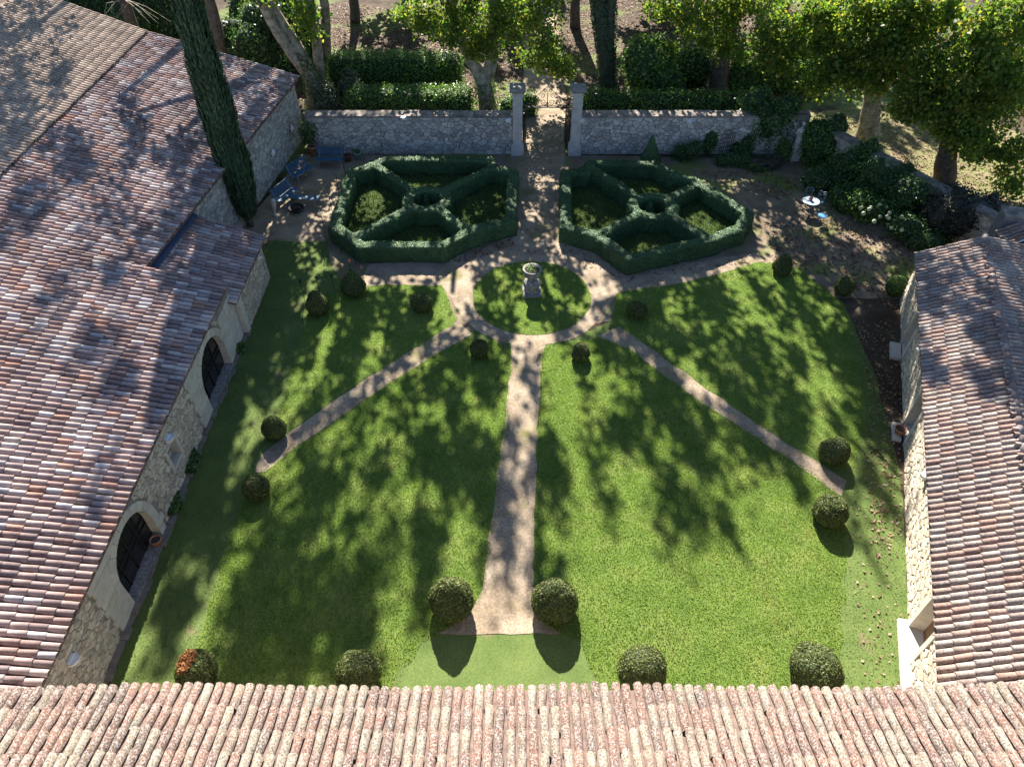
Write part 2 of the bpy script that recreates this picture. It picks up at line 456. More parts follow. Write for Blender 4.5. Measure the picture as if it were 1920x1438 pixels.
M['dull_grass'] = ground_mat('parterre_grass', [(0.3, (0.035, 0.061, 0.018)), (0.6, (0.066, 0.096, 0.030)), (0.75, (0.142, 0.121, 0.072))], 1.2, [(0.35, 0.6), (0.65, 1.3)], 25, 50, 0.9, 0.04)
M['park'] = ground_mat('park_grass', [(0.3, (0.11, 0.125, 0.045)), (0.5, (0.17, 0.165, 0.07)), (0.7, (0.23, 0.20, 0.11))], 0.8, [(0.35, 0.6), (0.65, 1.35)], 9, 30, 0.8, 0.04, ((0.17, 0.12, 0.085), 0.5, 0.54, 0.08))
m, t, b = nt('window_glass')
b.inputs['Base Color'].default_value = (0.018, 0.017, 0.018, 1)
b.inputs['Roughness'].default_value = 0.06
b.inputs['Specular IOR Level'].default_value = 0.6
t.links.new(ramp(t, noise_n(t, pos(t), 1.5, 2), [(0.3, 0.03), (0.7, 0.12)]), b.inputs['Roughness'])
M['glass'] = m

# ------------------------------------------------------------------ ground sheets
def pip(pts, poly):
    x, y = pts[:, 0], pts[:, 1]
    inside = np.zeros(len(pts), dtype=bool)
    n = len(poly)
    for i in range(n):
        x1, y1 = poly[i][0], poly[i][1]
        x2, y2 = poly[(i + 1) % n][0], poly[(i + 1) % n][1]
        if y1 == y2: continue
        c = ((y1 > y) != (y2 > y)) & (x < (x2 - x1) * (y - y1) / (y2 - y1) + x1)
        inside ^= c
    return inside
def ragged(poly, step=0.35, amp=0.06):
    out = []
    n = len(poly)
    for i in range(n):
        a, b_ = Vector(poly[i]).to_2d(), Vector(poly[(i + 1) % n]).to_2d()
        k = max(1, int((b_ - a).length / step))
        for j in range(k):
            q = a.lerp(b_, j / k)
            q3 = Vector((q.x * 2.1, q.y * 2.1, 0.3))
            out.append((q.x + mnoise.noise(q3) * amp, q.y + mnoise.noise(q3 + Vector((9, 3, 5))) * amp))
    return out
def sheet(name, poly, z, material, rag=0.06, label=None, cat=None, kind='structure'):
    pts = ragged(poly, 0.35 if rag < 0.1 else 0.2, rag) if rag else [(p[0], p[1]) for p in poly]
    bm = bmesh.new()
    vs_ = [bm.verts.new((p[0], p[1], z)) for p in pts]
    f = bm.faces.new(vs_)
    bmesh.ops.triangulate(bm, faces=[f], ngon_method='EAR_CLIP')
    for f in bm.faces:
        if f.normal.z < 0: f.normal_flip()
    me = bpy.data.meshes.new(name)
    bm.to_mesh(me)
    bm.free()
    o = link(name, me, material)
    o['kind'] = kind
    return o, pts
px = lambda *pp: [P(a, b_) for a, b_ in pp]

sheet('ground', [(-220, -60), (220, -60), (220, 320), (-220, 320)], 0.0, M['litter'], 0)
sheet('courtyard_earth', px((500, 440), (560, 290), (960, 289), (1500, 300), (1600, 380), (1740, 450), (1700, 560), (1420, 560), (900, 640), (520, 560)), 0.004, M['earth'], 0.1)
sheet('turf', px((503, 450), (610, 447), (622, 500), (645, 528), (700, 545), (880, 620), (1110, 620), (1290, 528), (1425, 492), (1500, 503), (1585, 575), (1640, 700), (1690, 900), (1704, 1180), (1706, 1330), (192, 1330), (300, 1010), (400, 770), (466, 612)), 0.008, M['turf'], 0.08)
_, PATIO = sheet('patio_gravel', px((430, 450), (500, 372), (570, 290), (720, 292), (650, 318), (612, 452), (560, 455), (500, 450)), 0.010, M['gravel'], 0.06)
LAWNS = {}
_, LAWNS['nw'] = sheet('lawn', px((700, 534), (828, 535), (838, 560), (858, 602), (836, 618), (700, 700), (560, 796), (522, 822), (512, 800), (548, 690), (566, 620), (580, 562), (640, 546)), 0.014, M['lawn'], 0.16)
_, LAWNS['sw'] = sheet('lawn', px((882, 632), (930, 640), (958, 662), (955, 760), (945, 860), (922, 1040), (905, 1110), (862, 1180), (792, 1205), (735, 1290), (725, 1330), (330, 1330), (395, 1130), (432, 1000), (486, 890), (560, 834), (700, 737), (800, 674)), 0.014, M['lawn'], 0.16)
_, LAWNS['se'] = sheet('lawn', px((1014, 657), (1050, 640), (1130, 634), (1180, 652), (1300, 742), (1450, 839), (1565, 918), (1588, 990), (1580, 1150), (1572, 1330), (1152, 1330), (1085, 1200), (1022, 1180), (1000, 1110), (1003, 950), (1008, 800)), 0.014, M['lawn'], 0.16)
_, LAWNS['ne'] = sheet('lawn', px((1150, 577), (1160, 548), (1290, 528), (1425, 492), (1500, 503), (1585, 575), (1612, 680), (1622, 800), (1600, 880), (1560, 880), (1450, 815), (1320, 725), (1200, 640), (1147, 612)), 0.014, M['lawn'], 0.16)
sheet('gravel_path', px((865, 608), (885, 626), (800, 676), (700, 739), (560, 836), (500, 884), (478, 888), (488, 854), (560, 799), (700, 702), (838, 616)), 0.018, M['gravel'], 0.07)
sheet('gravel_path', px((958, 640), (1022, 640), (1014, 700), (1008, 800), (1003, 950), (1000, 1100), (1004, 1150), (1052, 1189), (818, 1189), (882, 1150), (905, 1100), (925, 950), (945, 800), (956, 700)), 0.022, M['gravel'], 0.07)
sheet('gravel_path', px((1120, 632), (1160, 612), (1200, 640), (1320, 726), (1450, 816), (1588, 903), (1576, 930), (1450, 842), (1300, 745), (1180, 655)), 0.018, M['gravel'], 0.07)
sheet('gravel_court', px((640, 560), (676, 532), (690, 497), (890, 475), (962, 440), (972, 300), (978, 205), (985, 60), (975, -20), (1035, -20), (1048, 60), (1064, 205), (1058, 300), (1052, 440), (1180, 512), (1422, 474), (1432, 490), (1290, 529), (1160, 550), (1120, 600), (870, 600), (828, 536), (700, 535)), 0.017, M['gravel'], 0.08)
ctr = P(997, 556)
CR = 2.68
sheet('gravel_ring', [(ctr.x + 3.34 * math.cos(w * math.pi / 30), ctr.y + 3.34 * math.sin(w * math.pi / 30)) for w in range(60)], 0.020, M['gravel'])
_, LAWNS['round'] = sheet('round_lawn', [(ctr.x + CR * math.cos(w * math.pi / 30), ctr.y + CR * math.sin(w * math.pi / 30)) for w in range(60)], 0.030, M['lawn'], 0.05)

sheet('park_grass', px((1505, 215), (1700, 188), (1960, 262), (1960, 450), (1800, 405), (1640, 300), (1560, 262)), 0.004, M['park'], 0.16)
def blades(name, poly, dens, z, hmin=0.02, hmax=0.05, mat='blade', seed=1, label='short green grass of the lawn', keep=None):
    rng = np.random.default_rng(seed)
    A = np.array([(p[0], p[1]) for p in poly])
    lo, hi = A.min(0), A.max(0)
    n = int((hi[0] - lo[0]) * (hi[1] - lo[1]) * dens)
    pts = lo + (hi - lo) * rng.random((n, 2))
    pts = pts[pip(pts, poly)]
    if keep is not None:
        pts = pts[keep(pts, rng)]
    n = len(pts)
    w = rng.random(n) * 2 * np.pi
    h = hmin + (hmax - hmin) * rng.random(n)
    wd = 0.012 + 0.012 * rng.random(n)
    lean = (rng.random((n, 2)) - 0.5) * h[:, None] * 1.6
    V = np.zeros((n, 3, 3), dtype=np.float32)
    c, s_ = np.cos(w) * wd, np.sin(w) * wd
    V[:, 0, 0] = pts[:, 0] - c; V[:, 0, 1] = pts[:, 1] - s_
    V[:, 1, 0] = pts[:, 0] + c; V[:, 1, 1] = pts[:, 1] + s_
    V[:, 2, :2] = pts + lean
    V[:, :2, 2] = z - 0.004
    V[:, 2, 2] = z + h
    me = np_mesh(name, V.reshape(-1, 3), np.arange(n * 3).reshape(n, 3), np.repeat(rng.random(n), 3))
    return tag(link(name, me, M[mat]), label, 'grass', kind='stuff')
for k, (ky, lab) in enumerate((('nw', 'short grass of the lawn beside the two egg-shaped yews'), ('sw', 'short grass of the lawn between the left spoke path and the middle path'), ('se', 'short grass of the wide sunlit lawn by the middle path'), ('ne', 'short grass of the lawn beyond the right spoke path'), ('round', 'short grass of the round lawn under the stone urn'))):
    blades('lawn_grass', LAWNS[ky], {'sw': 900, 'se': 900, 'nw': 600, 'ne': 600, 'round': 700}[ky], 0.014 if ky != 'round' else 0.03, seed=20 + k, label=lab)

TURFP = px((503, 450), (610, 447), (622, 500), (645, 528), (700, 545), (880, 620), (1110, 620), (1290, 528), (1425, 492), (1500, 503), (1585, 575), (1640, 700), (1690, 900), (1704, 1180), (1706, 1330), (192, 1330), (300, 1010), (400, 770), (466, 612))
def off_lawn(pts, rng):
    k = np.ones(len(pts), dtype=bool)
    for ky in ('nw', 'sw', 'se', 'ne'):
        k &= ~pip(pts, LAWNS[ky])
    k &= (pts[:, 0] - ctr.x) ** 2 + (pts[:, 1] - ctr.y) ** 2 > 3.4 ** 2
    k &= ~pip(pts, px((800, 1188), (1078, 1188), (1152, 1330), (725, 1330)))
    return k
blades('turf_grass', TURFP, 300, 0.010, 0.010, 0.028, 'turf_blade', 33, 'close-mown turf strips along the walls', off_lawn)

# ------------------------------------------------------------------ canal-tile roofs
def tile_template(seg=6, L=0.54, r0=0.093, r1=0.083, th=0.016, fl=1.08):
    V, F = [], []
    for (r, y) in ((r0, 0.0), (r1, L)):
        for k in range(seg + 1):
            w = math.pi * k / seg
            V.append((r * math.cos(w), y, r * fl * math.sin(w)))
    for k in range(seg + 1):
        w = math.pi * k / seg
        V.append(((r0 - th) * math.cos(w), 0.0, (r0 - th) * fl * math.sin(w)))
    n = seg + 1
    for k in range(seg):
        F.append((k, k + 1, n + k + 1, n + k))
        F.append((2 * n + k, 2 * n + k + 1, k + 1, k))
    return np.array(V, dtype=np.float32), np.array(F, dtype=np.int32)
TV, TF = tile_template()
TILE_ME = {}
def tile_mesh(mat, var):
    key = (mat, var)
    if key not in TILE_ME:
        rng = np.random.default_rng(100 + var)
        V = TV.copy()
        V[:, 2] *= (0.92 + 0.16 * rng.random())
        V += rng.normal(size=V.shape) * 0.0022
        me = np_mesh('roof_tile', V, TF)
        me.polygons.foreach_set('use_smooth', np.array([i % 2 == 0 for i in range(len(TF))]))
        me.materials.append(M[mat])
        TILE_ME[key] = me
    return TILE_ME[key]
def frame(B, T, across):
    d = (T - B).normalized()
    n = across.cross(d).normalized()
    if n.z < 0: n = -n
    a = d.cross(n).normalized()
    return a, d, n
def tile_roof(parent, cols, mat, expo=0.445, keep=300, ymax=1290, seed=3, lift=0.05, jitter=1.0, tiles_name='roof_tile'):
    """cols: list of (eave point, top point) for each line of cover tiles, in order along the eave"""
    rng = np.random.default_rng(seed)
    mats = []
    for i, (B, T) in enumerate(cols):
        j = i + 1 if i + 1 < len(cols) else i - 1
        ac = cols[j][0] - B
        a, d, n = frame(B, T, ac)
        L = (T - B).length
        k = 0
        s = -rng.random() * 0.06 - 0.02
        while s < L - 0.2:
            tilt = 0.045 + 0.02 * rng.random()
            yaw = rng.normal() * 0.018 * jitter
            roll = rng.normal() * 0.05 * jitter
            dd = (d * math.cos(tilt) - n * math.sin(tilt) + a * yaw).normalized()
            nn = (n + a * roll - dd * (n + a * roll).dot(dd)).normalized()
            aa = dd.cross(nn)
            p = B + d * s + n * (lift + 0.018 + rng.normal() * 0.003) + a * rng.normal() * 0.006 * jitter
            mats.append((p, aa, dd, nn, rng.random()))
            s += expo * (0.96 + 0.08 * rng.random())
    vis = []
    for i, mt in enumerate(mats):
        x, y, dep = proj(mt[0])
        if dep > 0 and 4 < x < 1916 and 4 < y < ymax:
            vis.append((dep, i))
    vis.sort()
    solo = set(i for _, i in vis[:keep])
    org = ORG[parent]
    rest = []
    for i, (p, a, d, n, tv) in enumerate(mats):
        if i in solo:
            o = bpy.data.objects.new(tiles_name, tile_mesh(mat, i % 4))
            COL.objects.link(o)
            o.parent = parent
            o.matrix_local = Matrix(((a.x, d.x, n.x, p.x - org.x), (a.y, d.y, n.y, p.y - org.y), (a.z, d.z, n.z, p.z - org.z), (0, 0, 0, 1)))
        else:
            rest.append(i)
    if rest:
        Rm = np.array([[[v for v in ax] for ax in (mats[i][1], mats[i][2], mats[i][3])] for i in rest])
        Pm = np.array([tuple(mats[i][0]) for i in rest])
        V = np.einsum('vk,nkj->nvj', TV, Rm) + Pm[:, None, :]
        nv = len(TV)
        F = (TF[None] + (np.arange(len(rest)) * nv)[:, None, None]).reshape(-1, 4)
        me = np_mesh('roof_tiles', V.reshape(-1, 3), F, np.repeat([mats[i][4] for i in rest], nv))
        me.polygons.foreach_set('use_smooth', np.tile(np.array([i % 2 == 0 for i in range(len(TF))]), len(rest)))
        o = link('roof_tiles', me, M[mat], parent)
        o['kind'] = 'stuff'
def roof_bed(parent, cols, name='channel_tiles', depth=0.03, under=0.10):
    """the gutters between the cover tiles, with the boards under them"""
    mb = MB()
    for i, (B, T) in enumerate(cols):
        j = i + 1 if i + 1 < len(cols) else i - 1
        ac = (cols[j][0] - B)
        if j < i: ac = -ac
        a, d, n = frame(B, T, ac)
        w = ac.length / 2
        act = (cols[j][1] - T) * (1 if j > i else -1)
        p = []
        for Q, half in ((B + d * 0.03, ac / 2), (T, act / 2)):
            p += [Q - half + n * (-0.005), Q + n * 0.035, Q + half + n * (-0.005)]
        mb.add(p, [(0, 1, 4, 3), (1, 2, 5, 4)])
    B0, T0 = cols[0]; B1, T1 = cols[-1]
    z = Vector((0, 0, -under)); z2 = Vector((0, 0, -0.02))
    mb.hexa([B0 + z, B1 + z, T1 + z, T0 + z, B0 + z2, B1 + z2, T1 + z2, T0 + z2])
    o = mb.build(name, M['channel'], parent)
    return o

# ------------------------------------------------------------------ rubble walls
def clip(poly, a, b_, c):
    out = []
    n = len(poly)
    for i in range(n):
        p, q = poly[i], poly[(i + 1) % n]
        dp = a * p[0] + b_ * p[1] - c
        dq = a * q[0] + b_ * q[1] - c
        if dp <= 0: out.append(p)
        if (dp < 0 < dq) or (dq < 0 < dp):
            t_ = dp / (dp - dq)
            out.append((p[0] + (q[0] - p[0]) * t_, p[1] + (q[1] - p[1]) * t_))
    return out
def cells(L, H, su, sv, rng):
    """irregular coursed stones on an L x H face: list of polygons"""
    rows = max(1, int(H / sv))
    cols = max(1, int(L / su))
    S = []
    for r in range(rows):
        for c in range(cols):
            q = rng.random()
            if q < 0.16: continue
            cu = (c + 0.5 + 0.45 * (r % 2) + (rng.random() - 0.5) * 0.95) * L / cols
            cv = (r + 0.5 + (rng.random() - 0.5) * 0.85) * H / rows
            S.append((cu, cv))
            if q > 0.86: S.append((cu + su * (0.3 + 0.2 * rng.random()), cv + sv * (rng.random() - 0.5)))
    S = np.array(S)
    k = su / sv * 1.05
    Q = S * np.array([1.0, k])
    out = []
    for i in range(len(S)):
        d2 = ((Q - Q[i]) ** 2).sum(1)
        nb = np.argsort(d2)[1:14]
        poly = [(0, 0), (L, 0), (L, H * k), (0, H * k)]
        for j in nb:
            ax, ay = Q[j] - Q[i]
            mx, my = (Q[j] + Q[i]) / 2
            poly = clip(poly, ax, ay, ax * mx + ay * my)
            if len(poly) < 3: break
        if len(poly) >= 3:
            out.append([(p[0], p[1] / k) for p in poly])
    return out
def stone_face(parent, O, U, Nv, polys, mat, rng, keep=300, joint=0.014, proud=(0.015, 0.045), name='stone', W=Vector((0, 0, 1))):
    """each polygon (u,v) becomes a stone standing proud of the face"""
    items = []
    for poly in polys:
        cx = sum(p[0] for p in poly) / len(poly)
        cy = sum(p[1] for p in poly) / len(poly)
        size = max(max(p[0] for p in poly) - min(p[0] for p in poly), 0.02)
        def shrink(dist):
            o_ = []
            for p in poly:
                dx, dy = p[0] - cx, p[1] - cy
                l = math.hypot(dx, dy) or 1
                f = max(0.25, (l - dist * (0.7 + 0.9 * abs(mnoise.noise(Vector((p[0] * 7, p[1] * 7, dist * 9)))) * 2)) / l)
                o_.append((cx + dx * f, cy + dy * f))
            return o_
        j = joint * (0.7 + 0.6 * rng.random())
        hgt = proud[0] + (proud[1] - proud[0]) * rng.random()
        A = [O + U * p[0] + W * p[1] - Nv * 0.02 for p in shrink(j)]
        B = [O + U * p[0] + W * p[1] + Nv * hgt * 0.55 for p in shrink(j * 1.15)]
        Cc = [O + U * p[0] + W * p[1] + Nv * (hgt + rng.normal() * 0.003) for p in shrink(j + 0.022)]
        n = len(poly)
        F = []
        for q in range(n):
            q2 = (q + 1) % n
            F.append((q, q2, n + q2, n + q))
            F.append((n + q, n + q2, 2 * n + q2, 2 * n + q))
        F.append(tuple(range(2 * n, 3 * n)))
        c3 = O + U * cx + W * cy
        x, y, dep = proj(c3)
        infr = dep > 0 and -5 < x < 1925 and -5 < y < 1300
        items.append((dep if infr else 1e6, A + B + Cc, F))
    items.sort(key=lambda e: e[0])
    for dep, V, F in items[:keep]:
        MB().add(V, F).build(name, mat, parent)
    if len(items) > keep:
        mb = MB()
        tn = []
        for dep, V, F in items[keep:]:
            mb.add(V, F)
            tn += [rng.random()] * len(V)
        me = mb.mesh('stones')
        at = me.attributes.new('tint', 'FLOAT', 'POINT')
        at.data.foreach_set('value', np.array(tn, dtype=np.float32))
        o = link('stones', me, mat, parent)
        o['kind'] = 'stuff'
def centroid(p):
    return sum(q[0] for q in p) / len(p), sum(q[1] for q in p) / len(p)
def wall_body(parent, name, O, U, Nv, L, H, th, mat, holes=(), htop=None):
    """solid wall with arched or square openings; front face in the plane through O"""
    W = Vector((0, 0, 1))
    def htopf(u): return htop(u) if htop else H
    def hole(u):
        for h in holes:
            if h['u0'] < u < h['u1']:
                if h.get('arch'):
                    c_, r_ = (h['u0'] + h['u1']) / 2, (h['u1'] - h['u0']) / 2
                    return h['z0'], h['spring'] + math.sqrt(max(0, r_ * r_ - (u - c_) ** 2))
                return h['z0'], h['z1']
        return None
    us = {0.0, L}
    for h in holes:
        us |= {h['u0'], h['u1']}
        if h.get('arch'):
            c_, r_ = (h['u0'] + h['u1']) / 2, (h['u1'] - h['u0']) / 2
            us |= {c_ - r_ * math.cos(math.pi * k / 18) for k in range(19)}
    u_ = 0.0
    while u_ < L:
        us.add(u_); u_ += 1.5
    us = sorted(us)
    us = [u for i, u in enumerate(us) if i == 0 or u - us[i - 1] > 1e-4]
    mb = MB()
    pt = lambda u, z, d=0.0: O + U * u + W * z - Nv * d
    for a, b_ in zip(us[:-1], us[1:]):
        e = 1e-5
        ha, hb = hole(a + e), hole(b_ - e)
        if ha is None:
            mb.add([pt(a, 0), pt(b_, 0), pt(b_, htopf(b_)), pt(a, htopf(a))], [(0, 1, 2, 3)])
        else:
            mb.add([pt(a, ha[1]), pt(b_, hb[1]), pt(b_, htopf(b_)), pt(a, htopf(a))], [(0, 1, 2, 3)])
            mb.add([pt(a, ha[1]), pt(b_, hb[1]), pt(b_, hb[1], th), pt(a, ha[1], th)], [(3, 2, 1, 0)])
            if ha[0] > 0.01:
                mb.add([pt(a, 0), pt(b_, 0), pt(b_, ha[0]), pt(a, ha[0])], [(0, 1, 2, 3)])
                mb.add([pt(a, ha[0]), pt(b_, ha[0]), pt(b_, ha[0], th), pt(a, ha[0], th)], [(0, 1, 2, 3)])
        mb.add([pt(a, htopf(a)), pt(b_, htopf(b_)), pt(b_, htopf(b_), th), pt(a, htopf(a), th)], [(0, 1, 2, 3)])
        mb.add([pt(a, 0, th), pt(b_, 0, th), pt(b_, htopf(b_), th), pt(a, htopf(a), th)] if ha is None else [pt(a, ha[1], th), pt(b_, hb[1], th), pt(b_, htopf(b_), th), pt(a, htopf(a), th)], [(3, 2, 1, 0)])
    for u, sgn in ((0.0, 1), (L, -1)):
        mb.add([pt(u, 0), pt(u, htopf(u)), pt(u, htopf(u), th), pt(u, 0, th)], [(0, 1, 2, 3)] if sgn > 0 else [(3, 2, 1, 0)])
    for h in holes:
        top = h['spring'] if h.get('arch') else h['z1']
        for u in (h['u0'], h['u1']):
            mb.add([pt(u, h['z0']), pt(u, top), pt(u, top, th), pt(u, h['z0'], th)], [(0, 1, 2, 3)])
    return mb.build(name, mat, parent)
def ashlar_arch(parent, O, U, Nv, h, rng, th=0.5, wide=(0.90, 1.0), ring=0.30, n=11, near=True):
    """cut-stone jambs and voussoirs round an arched opening"""
    W = Vector((0, 0, 1))
    c_, r_ = (h['u0'] + h['u1']) / 2, (h['u1'] - h['u0']) / 2
    pr = 0.055
    pt = lambda u, z, d: O + U * u + W * z + Nv * d
    g = 0.006
    for k in range(n):
        w0, w1 = math.pi * k / n + 0.006, math.pi * (k + 1) / n - 0.006
        mb = MB()
        sub = 3
        for q in range(sub):
            a0 = w0 + (w1 - w0) * q / sub
            a1 = w0 + (w1 - w0) * (q + 1) / sub
            pp = []
            for d in (-th, pr + rng.random() * 0.01 if q == 0 else pr):
                for rr, aa in ((r_ - 0.012, a0), (r_ + ring, a0), (r_ + ring, a1), (r_ - 0.012, a1)):
                    pp.append(pt(c_ - rr * math.cos(aa), h['spring'] + rr * math.sin(aa), d))
            mb.hexa(pp)
        mb.build('voussoir', M['ashlar'], parent)
    z = h['z0']
    k = 0
    while z < h['spring'] - 0.02:
        z1 = min(z + 0.29 + 0.05 * rng.random(), h['spring'])
        if h['spring'] - z1 < 0.12: z1 = h['spring']
        for side in (-1, 1):
            wd = wide[k % 2] if (side < 0) == near else 0.32 + 0.18 * (k % 2)
            e = c_ + side * (r_ - 0.012)
            f = c_ + side * (r_ + wd)
            d1 = pr + rng.random() * 0.012
            q = [pt(u, zz, d) for d in (-th, d1) for u, zz in ((e, z + g), (f, z + g), (f, z1 - g), (e, z1 - g))]
            MB().hexa(q).build('jamb_block', M['ashlar'], parent)
        z = z1
        k += 1
    # pale facing on the near side, from the spring of the arch up to the eave
    z = h['spring']
    k = 0
    while z < 2.5:
        z1 = min(z + 0.30, 2.58)
        ro = r_ + ring + 0.012
        e = [c_ - math.sqrt(max(0.0, ro * ro - (zz - h['spring']) ** 2)) for zz in (z + g, z1 - g)]
        f = c_ - r_ - (0.92 if k % 2 else 1.0)
        d1 = 0.04 + rng.random() * 0.01
        if z1 - h['spring'] < ro:
            MB().hexa([pt(u, zz, d) for d in (-0.02, d1) for u, zz in ((f, z + g), (e[0], z + g), (e[1], z1 - g), (f, z1 - g))]).build('facing_slab', M['ashlar'], parent)
        z = z1
        k += 1
def arch_window(parent, O, U, Nv, h, depth=0.26, nu=4, nz=3):
    W = Vector((0, 0, 1))
    c_, r_ = (h['u0'] + h['u1']) / 2, (h['u1'] - h['u0']) / 2
    win = bpy.data.objects.new('arched_window', None)
    COL.objects.link(win)
    win.parent = parent
    ORG[win] = ORG[parent]
    pt = lambda u, z, d=0.0: O + U * u + W * z - Nv * (depth - d)
    shape = [(h['u0'], h['z0']), (h['u1'], h['z0'])] + [(c_ + r_ * math.cos(math.pi * k / 20), h['spring'] + r_ * math.sin(math.pi * k / 20)) for k in range(21)]
    zt = h['spring'] + r_
    us = [h['u0'] + (h['u1'] - h['u0']) * k / nu for k in range(nu + 1)]
    zs = [h['z0'], h['z0'] + 0.75, h['spring'] + 0.05, zt]
    for i in range(nu):
        for j in range(len(zs) - 1):
            p = list(shape)
            p = clip(p, -1, 0, -us[i] - 0.01); p = clip(p, 1, 0, us[i + 1] - 0.01) if len(p) > 2 else p
            p = clip(p, 0, -1, -zs[j] - 0.01) if len(p) > 2 else p
            p = clip(p, 0, 1, zs[j + 1] - 0.01) if len(p) > 2 else p
            if len(p) > 2:
                n = len(p)
                tw = (random.random() - 0.5) * 0.012
                MB().add([pt(a, z_, 0.0 + tw * (a - us[i])) for a, z_ in p] + [pt(a, z_, -0.012) for a, z_ in p], [tuple(range(n)), tuple(range(2 * n - 1, n - 1, -1))]).build('pane', M['glass'], win)
    mb = MB()
    for u in us[1:-1]:
        top = h['spring'] + math.sqrt(max(0, r_ * r_ - (u - c_) ** 2))
        mb.hexa([pt(a, z_, d) for d in (-0.02, 0.04) for a, z_ in ((u - 0.03, h['z0']), (u + 0.03, h['z0']), (u + 0.03, top), (u - 0.03, top))])
    for z_ in zs[1:-1]:
        mb.hexa([pt(a, zz, d) for d in (-0.02, 0.045) for a, zz in ((h['u0'], z_ - 0.025), (h['u1'], z_ - 0.025), (h['u1'], z_ + 0.025), (h['u0'], z_ + 0.025))])
    mb.tube([pt(a, z_, 0.01) for a, z_ in shape + [shape[0]]], 0.04, 4, False)
    mb.build('frame', M['iron'], win)
    mb = MB()
    mb.hexa([O + U * a + W * z_ - Nv * d for z_ in (0.0, h['z0'] + 0.035) for a, d in ((h['u0'] + 0.02, depth), (h['u1'] - 0.02, depth), (h['u1'] - 0.02, -0.10), (h['u0'] + 0.02, -0.10))])
    mb.build('sill', M['old_stone'], win)

# ------------------------------------------------------------------ the long barn on the left
rng = np.random.default_rng(5)
barn = thing('long_barn', 'long stone barn under canal tiles with two tall arched windows', 'building', (-14.0, 20.0, 0))
XE, HE = -11.36, 2.72
YN, YM = 5.6, 22.9
XW = -11.46
UL = Vector((0, 1, 0)); NL = Vector((1, 0, 0)); OL = Vector((XW, YN, 0))
A1 = dict(u0=10.52 - YN, u1=12.92 - YN, z0=0.10, spring=1.08, arch=True)
A2 = dict(u0=18.45 - YN, u1=21.05 - YN, z0=0.10, spring=1.02, arch=True)
NI = dict(u0=15.0 - YN, u1=15.7 - YN, z0=0.95, z1=1.75)
holes = [A1, A2, NI]
LW = YM - YN
wall_body(barn, 'wall', OL, UL, NL, LW, HE - 0.06, 0.55, M['mortar'], holes)
polys = []
for p in cells(LW, HE - 0.08, 0.22, 0.145, rng):
    cx, cy = centroid(p)
    ok = True
    for h in holes:
        if h.get('arch'):
            c_, r_ = (h['u0'] + h['u1']) / 2, (h['u1'] - h['u0']) / 2
            if cy < h['spring'] + 0.1 and c_ - r_ - 1.02 < cx < c_ + r_ + 0.55: ok = False
            if (cx - c_) ** 2 + (cy - h['spring']) ** 2 < (r_ + 0.42) ** 2: ok = False
            if c_ - r_ - 1.05 < cx < c_: ok = False
        elif h['u0'] - 0.16 < cx < h['u1'] + 0.16 and h['z0'] - 0.16 < cy < h['z1'] + 0.14: ok = False
    if cx > LW - 1.75: ok = False
    if ok: polys.append(p)
stone_face(barn, OL, UL, NL, polys, M['stone'], rng)
for h in (A1, A2):
    ashlar_arch(barn, OL, UL, NL, h, rng)
    arch_window(barn, OL, UL, NL, h)
# smooth limestone cladding beside the second arch
for k in range(4):
    for q in range(2):
        u0 = LW - 1.70 + q * 0.84 + (k % 2) * 0.0
        z0 = 0.05 + k * 0.56
        MB().hexa([OL + UL * a + Vector((0, 0, zz)) + NL * d for d in (-0.02, 0.035 + 0.01 * ((k + q) % 2)) for a, zz in ((u0, z0), (u0 + 0.83, z0), (u0 + 0.83, z0 + 0.55), (u0, z0 + 0.55))]).build('facing_slab', M['ashlar'], barn)
# niche with its back, stone lip and shells
pt = lambda u, z, d: OL + UL * u + Vector((0, 0, z)) + NL * d
MB().hexa([pt(u, z, d) for d in (-0.5, -0.42) for u, z in ((NI['u0'] - .02, NI['z0'] - .02), (NI['u1'] + .02, NI['z0'] - .02), (NI['u1'] + .02, NI['z1'] + .02), (NI['u0'] - .02, NI['z1'] + .02))]).build('niche_back', M['stone'], barn)
mb = MB()
for u0, u1, z0, z1 in ((NI['u0'] - .14, NI['u0'] + .005, NI['z0'] - .12, NI['z1'] + .12), (NI['u1'] - .005, NI['u1'] + .14, NI['z0'] - .12, NI['z1'] + .12), (NI['u0'], NI['u1'], NI['z0'] - .12, NI['z0'] + .005), (NI['u0'], NI['u1'], NI['z1'] - .005, NI['z1'] + .12)):
    mb.hexa([pt(u, z, d) for d in (-0.4, 0.05) for u, z in ((u0, z0), (u1, z0), (u1, z1), (u0, z1))])
mb.build('niche_surround', M['ashlar'], barn)
for k, (u, r_) in enumerate(((0.2, 0.09), (0.42, 0.13))):
    c = pt(NI['u0'] + u, NI['z0'] + 0.1 + r_, -0.22)
    mb = MB()
    for q in range(16):
        w = q * 0.62
        rr = r_ * (1 - q / 20)
        mb.ball(c + Vector((0.02 * q / 8, rr * 0.6 * math.cos(w), rr * 0.6 * math.sin(w))), rr * 0.42, 7, 5)
    mb.ball(c, r_ * 0.6, 8, 6)
    tag(mb.build('stone_shell', M['ashlar'], None, (c.x, c.y, c.z - r_), True), ('small' if k == 0 else 'larger') + ' pale stone shell lying in the barn wall niche', 'shell')
# foundation plinth at the wall foot
mb = MB()
for k in range(44):
    y = YN + 0.2 + k * 0.395
    w_ = 0.18 + 0.12 * random.random()
    mb.hexa([Vector((XW - 0.02 + (w_ if x else 0), y + (0.385 if q else 0), z)) for z, ws in ((0, 1), (0.05 + 0.09 * random.random(), 1)) for x, q in ((0, 0), (1, 0), (1, 1), (0, 1))])
mb.build('wall_footing', M['mortar_dark'], barn)
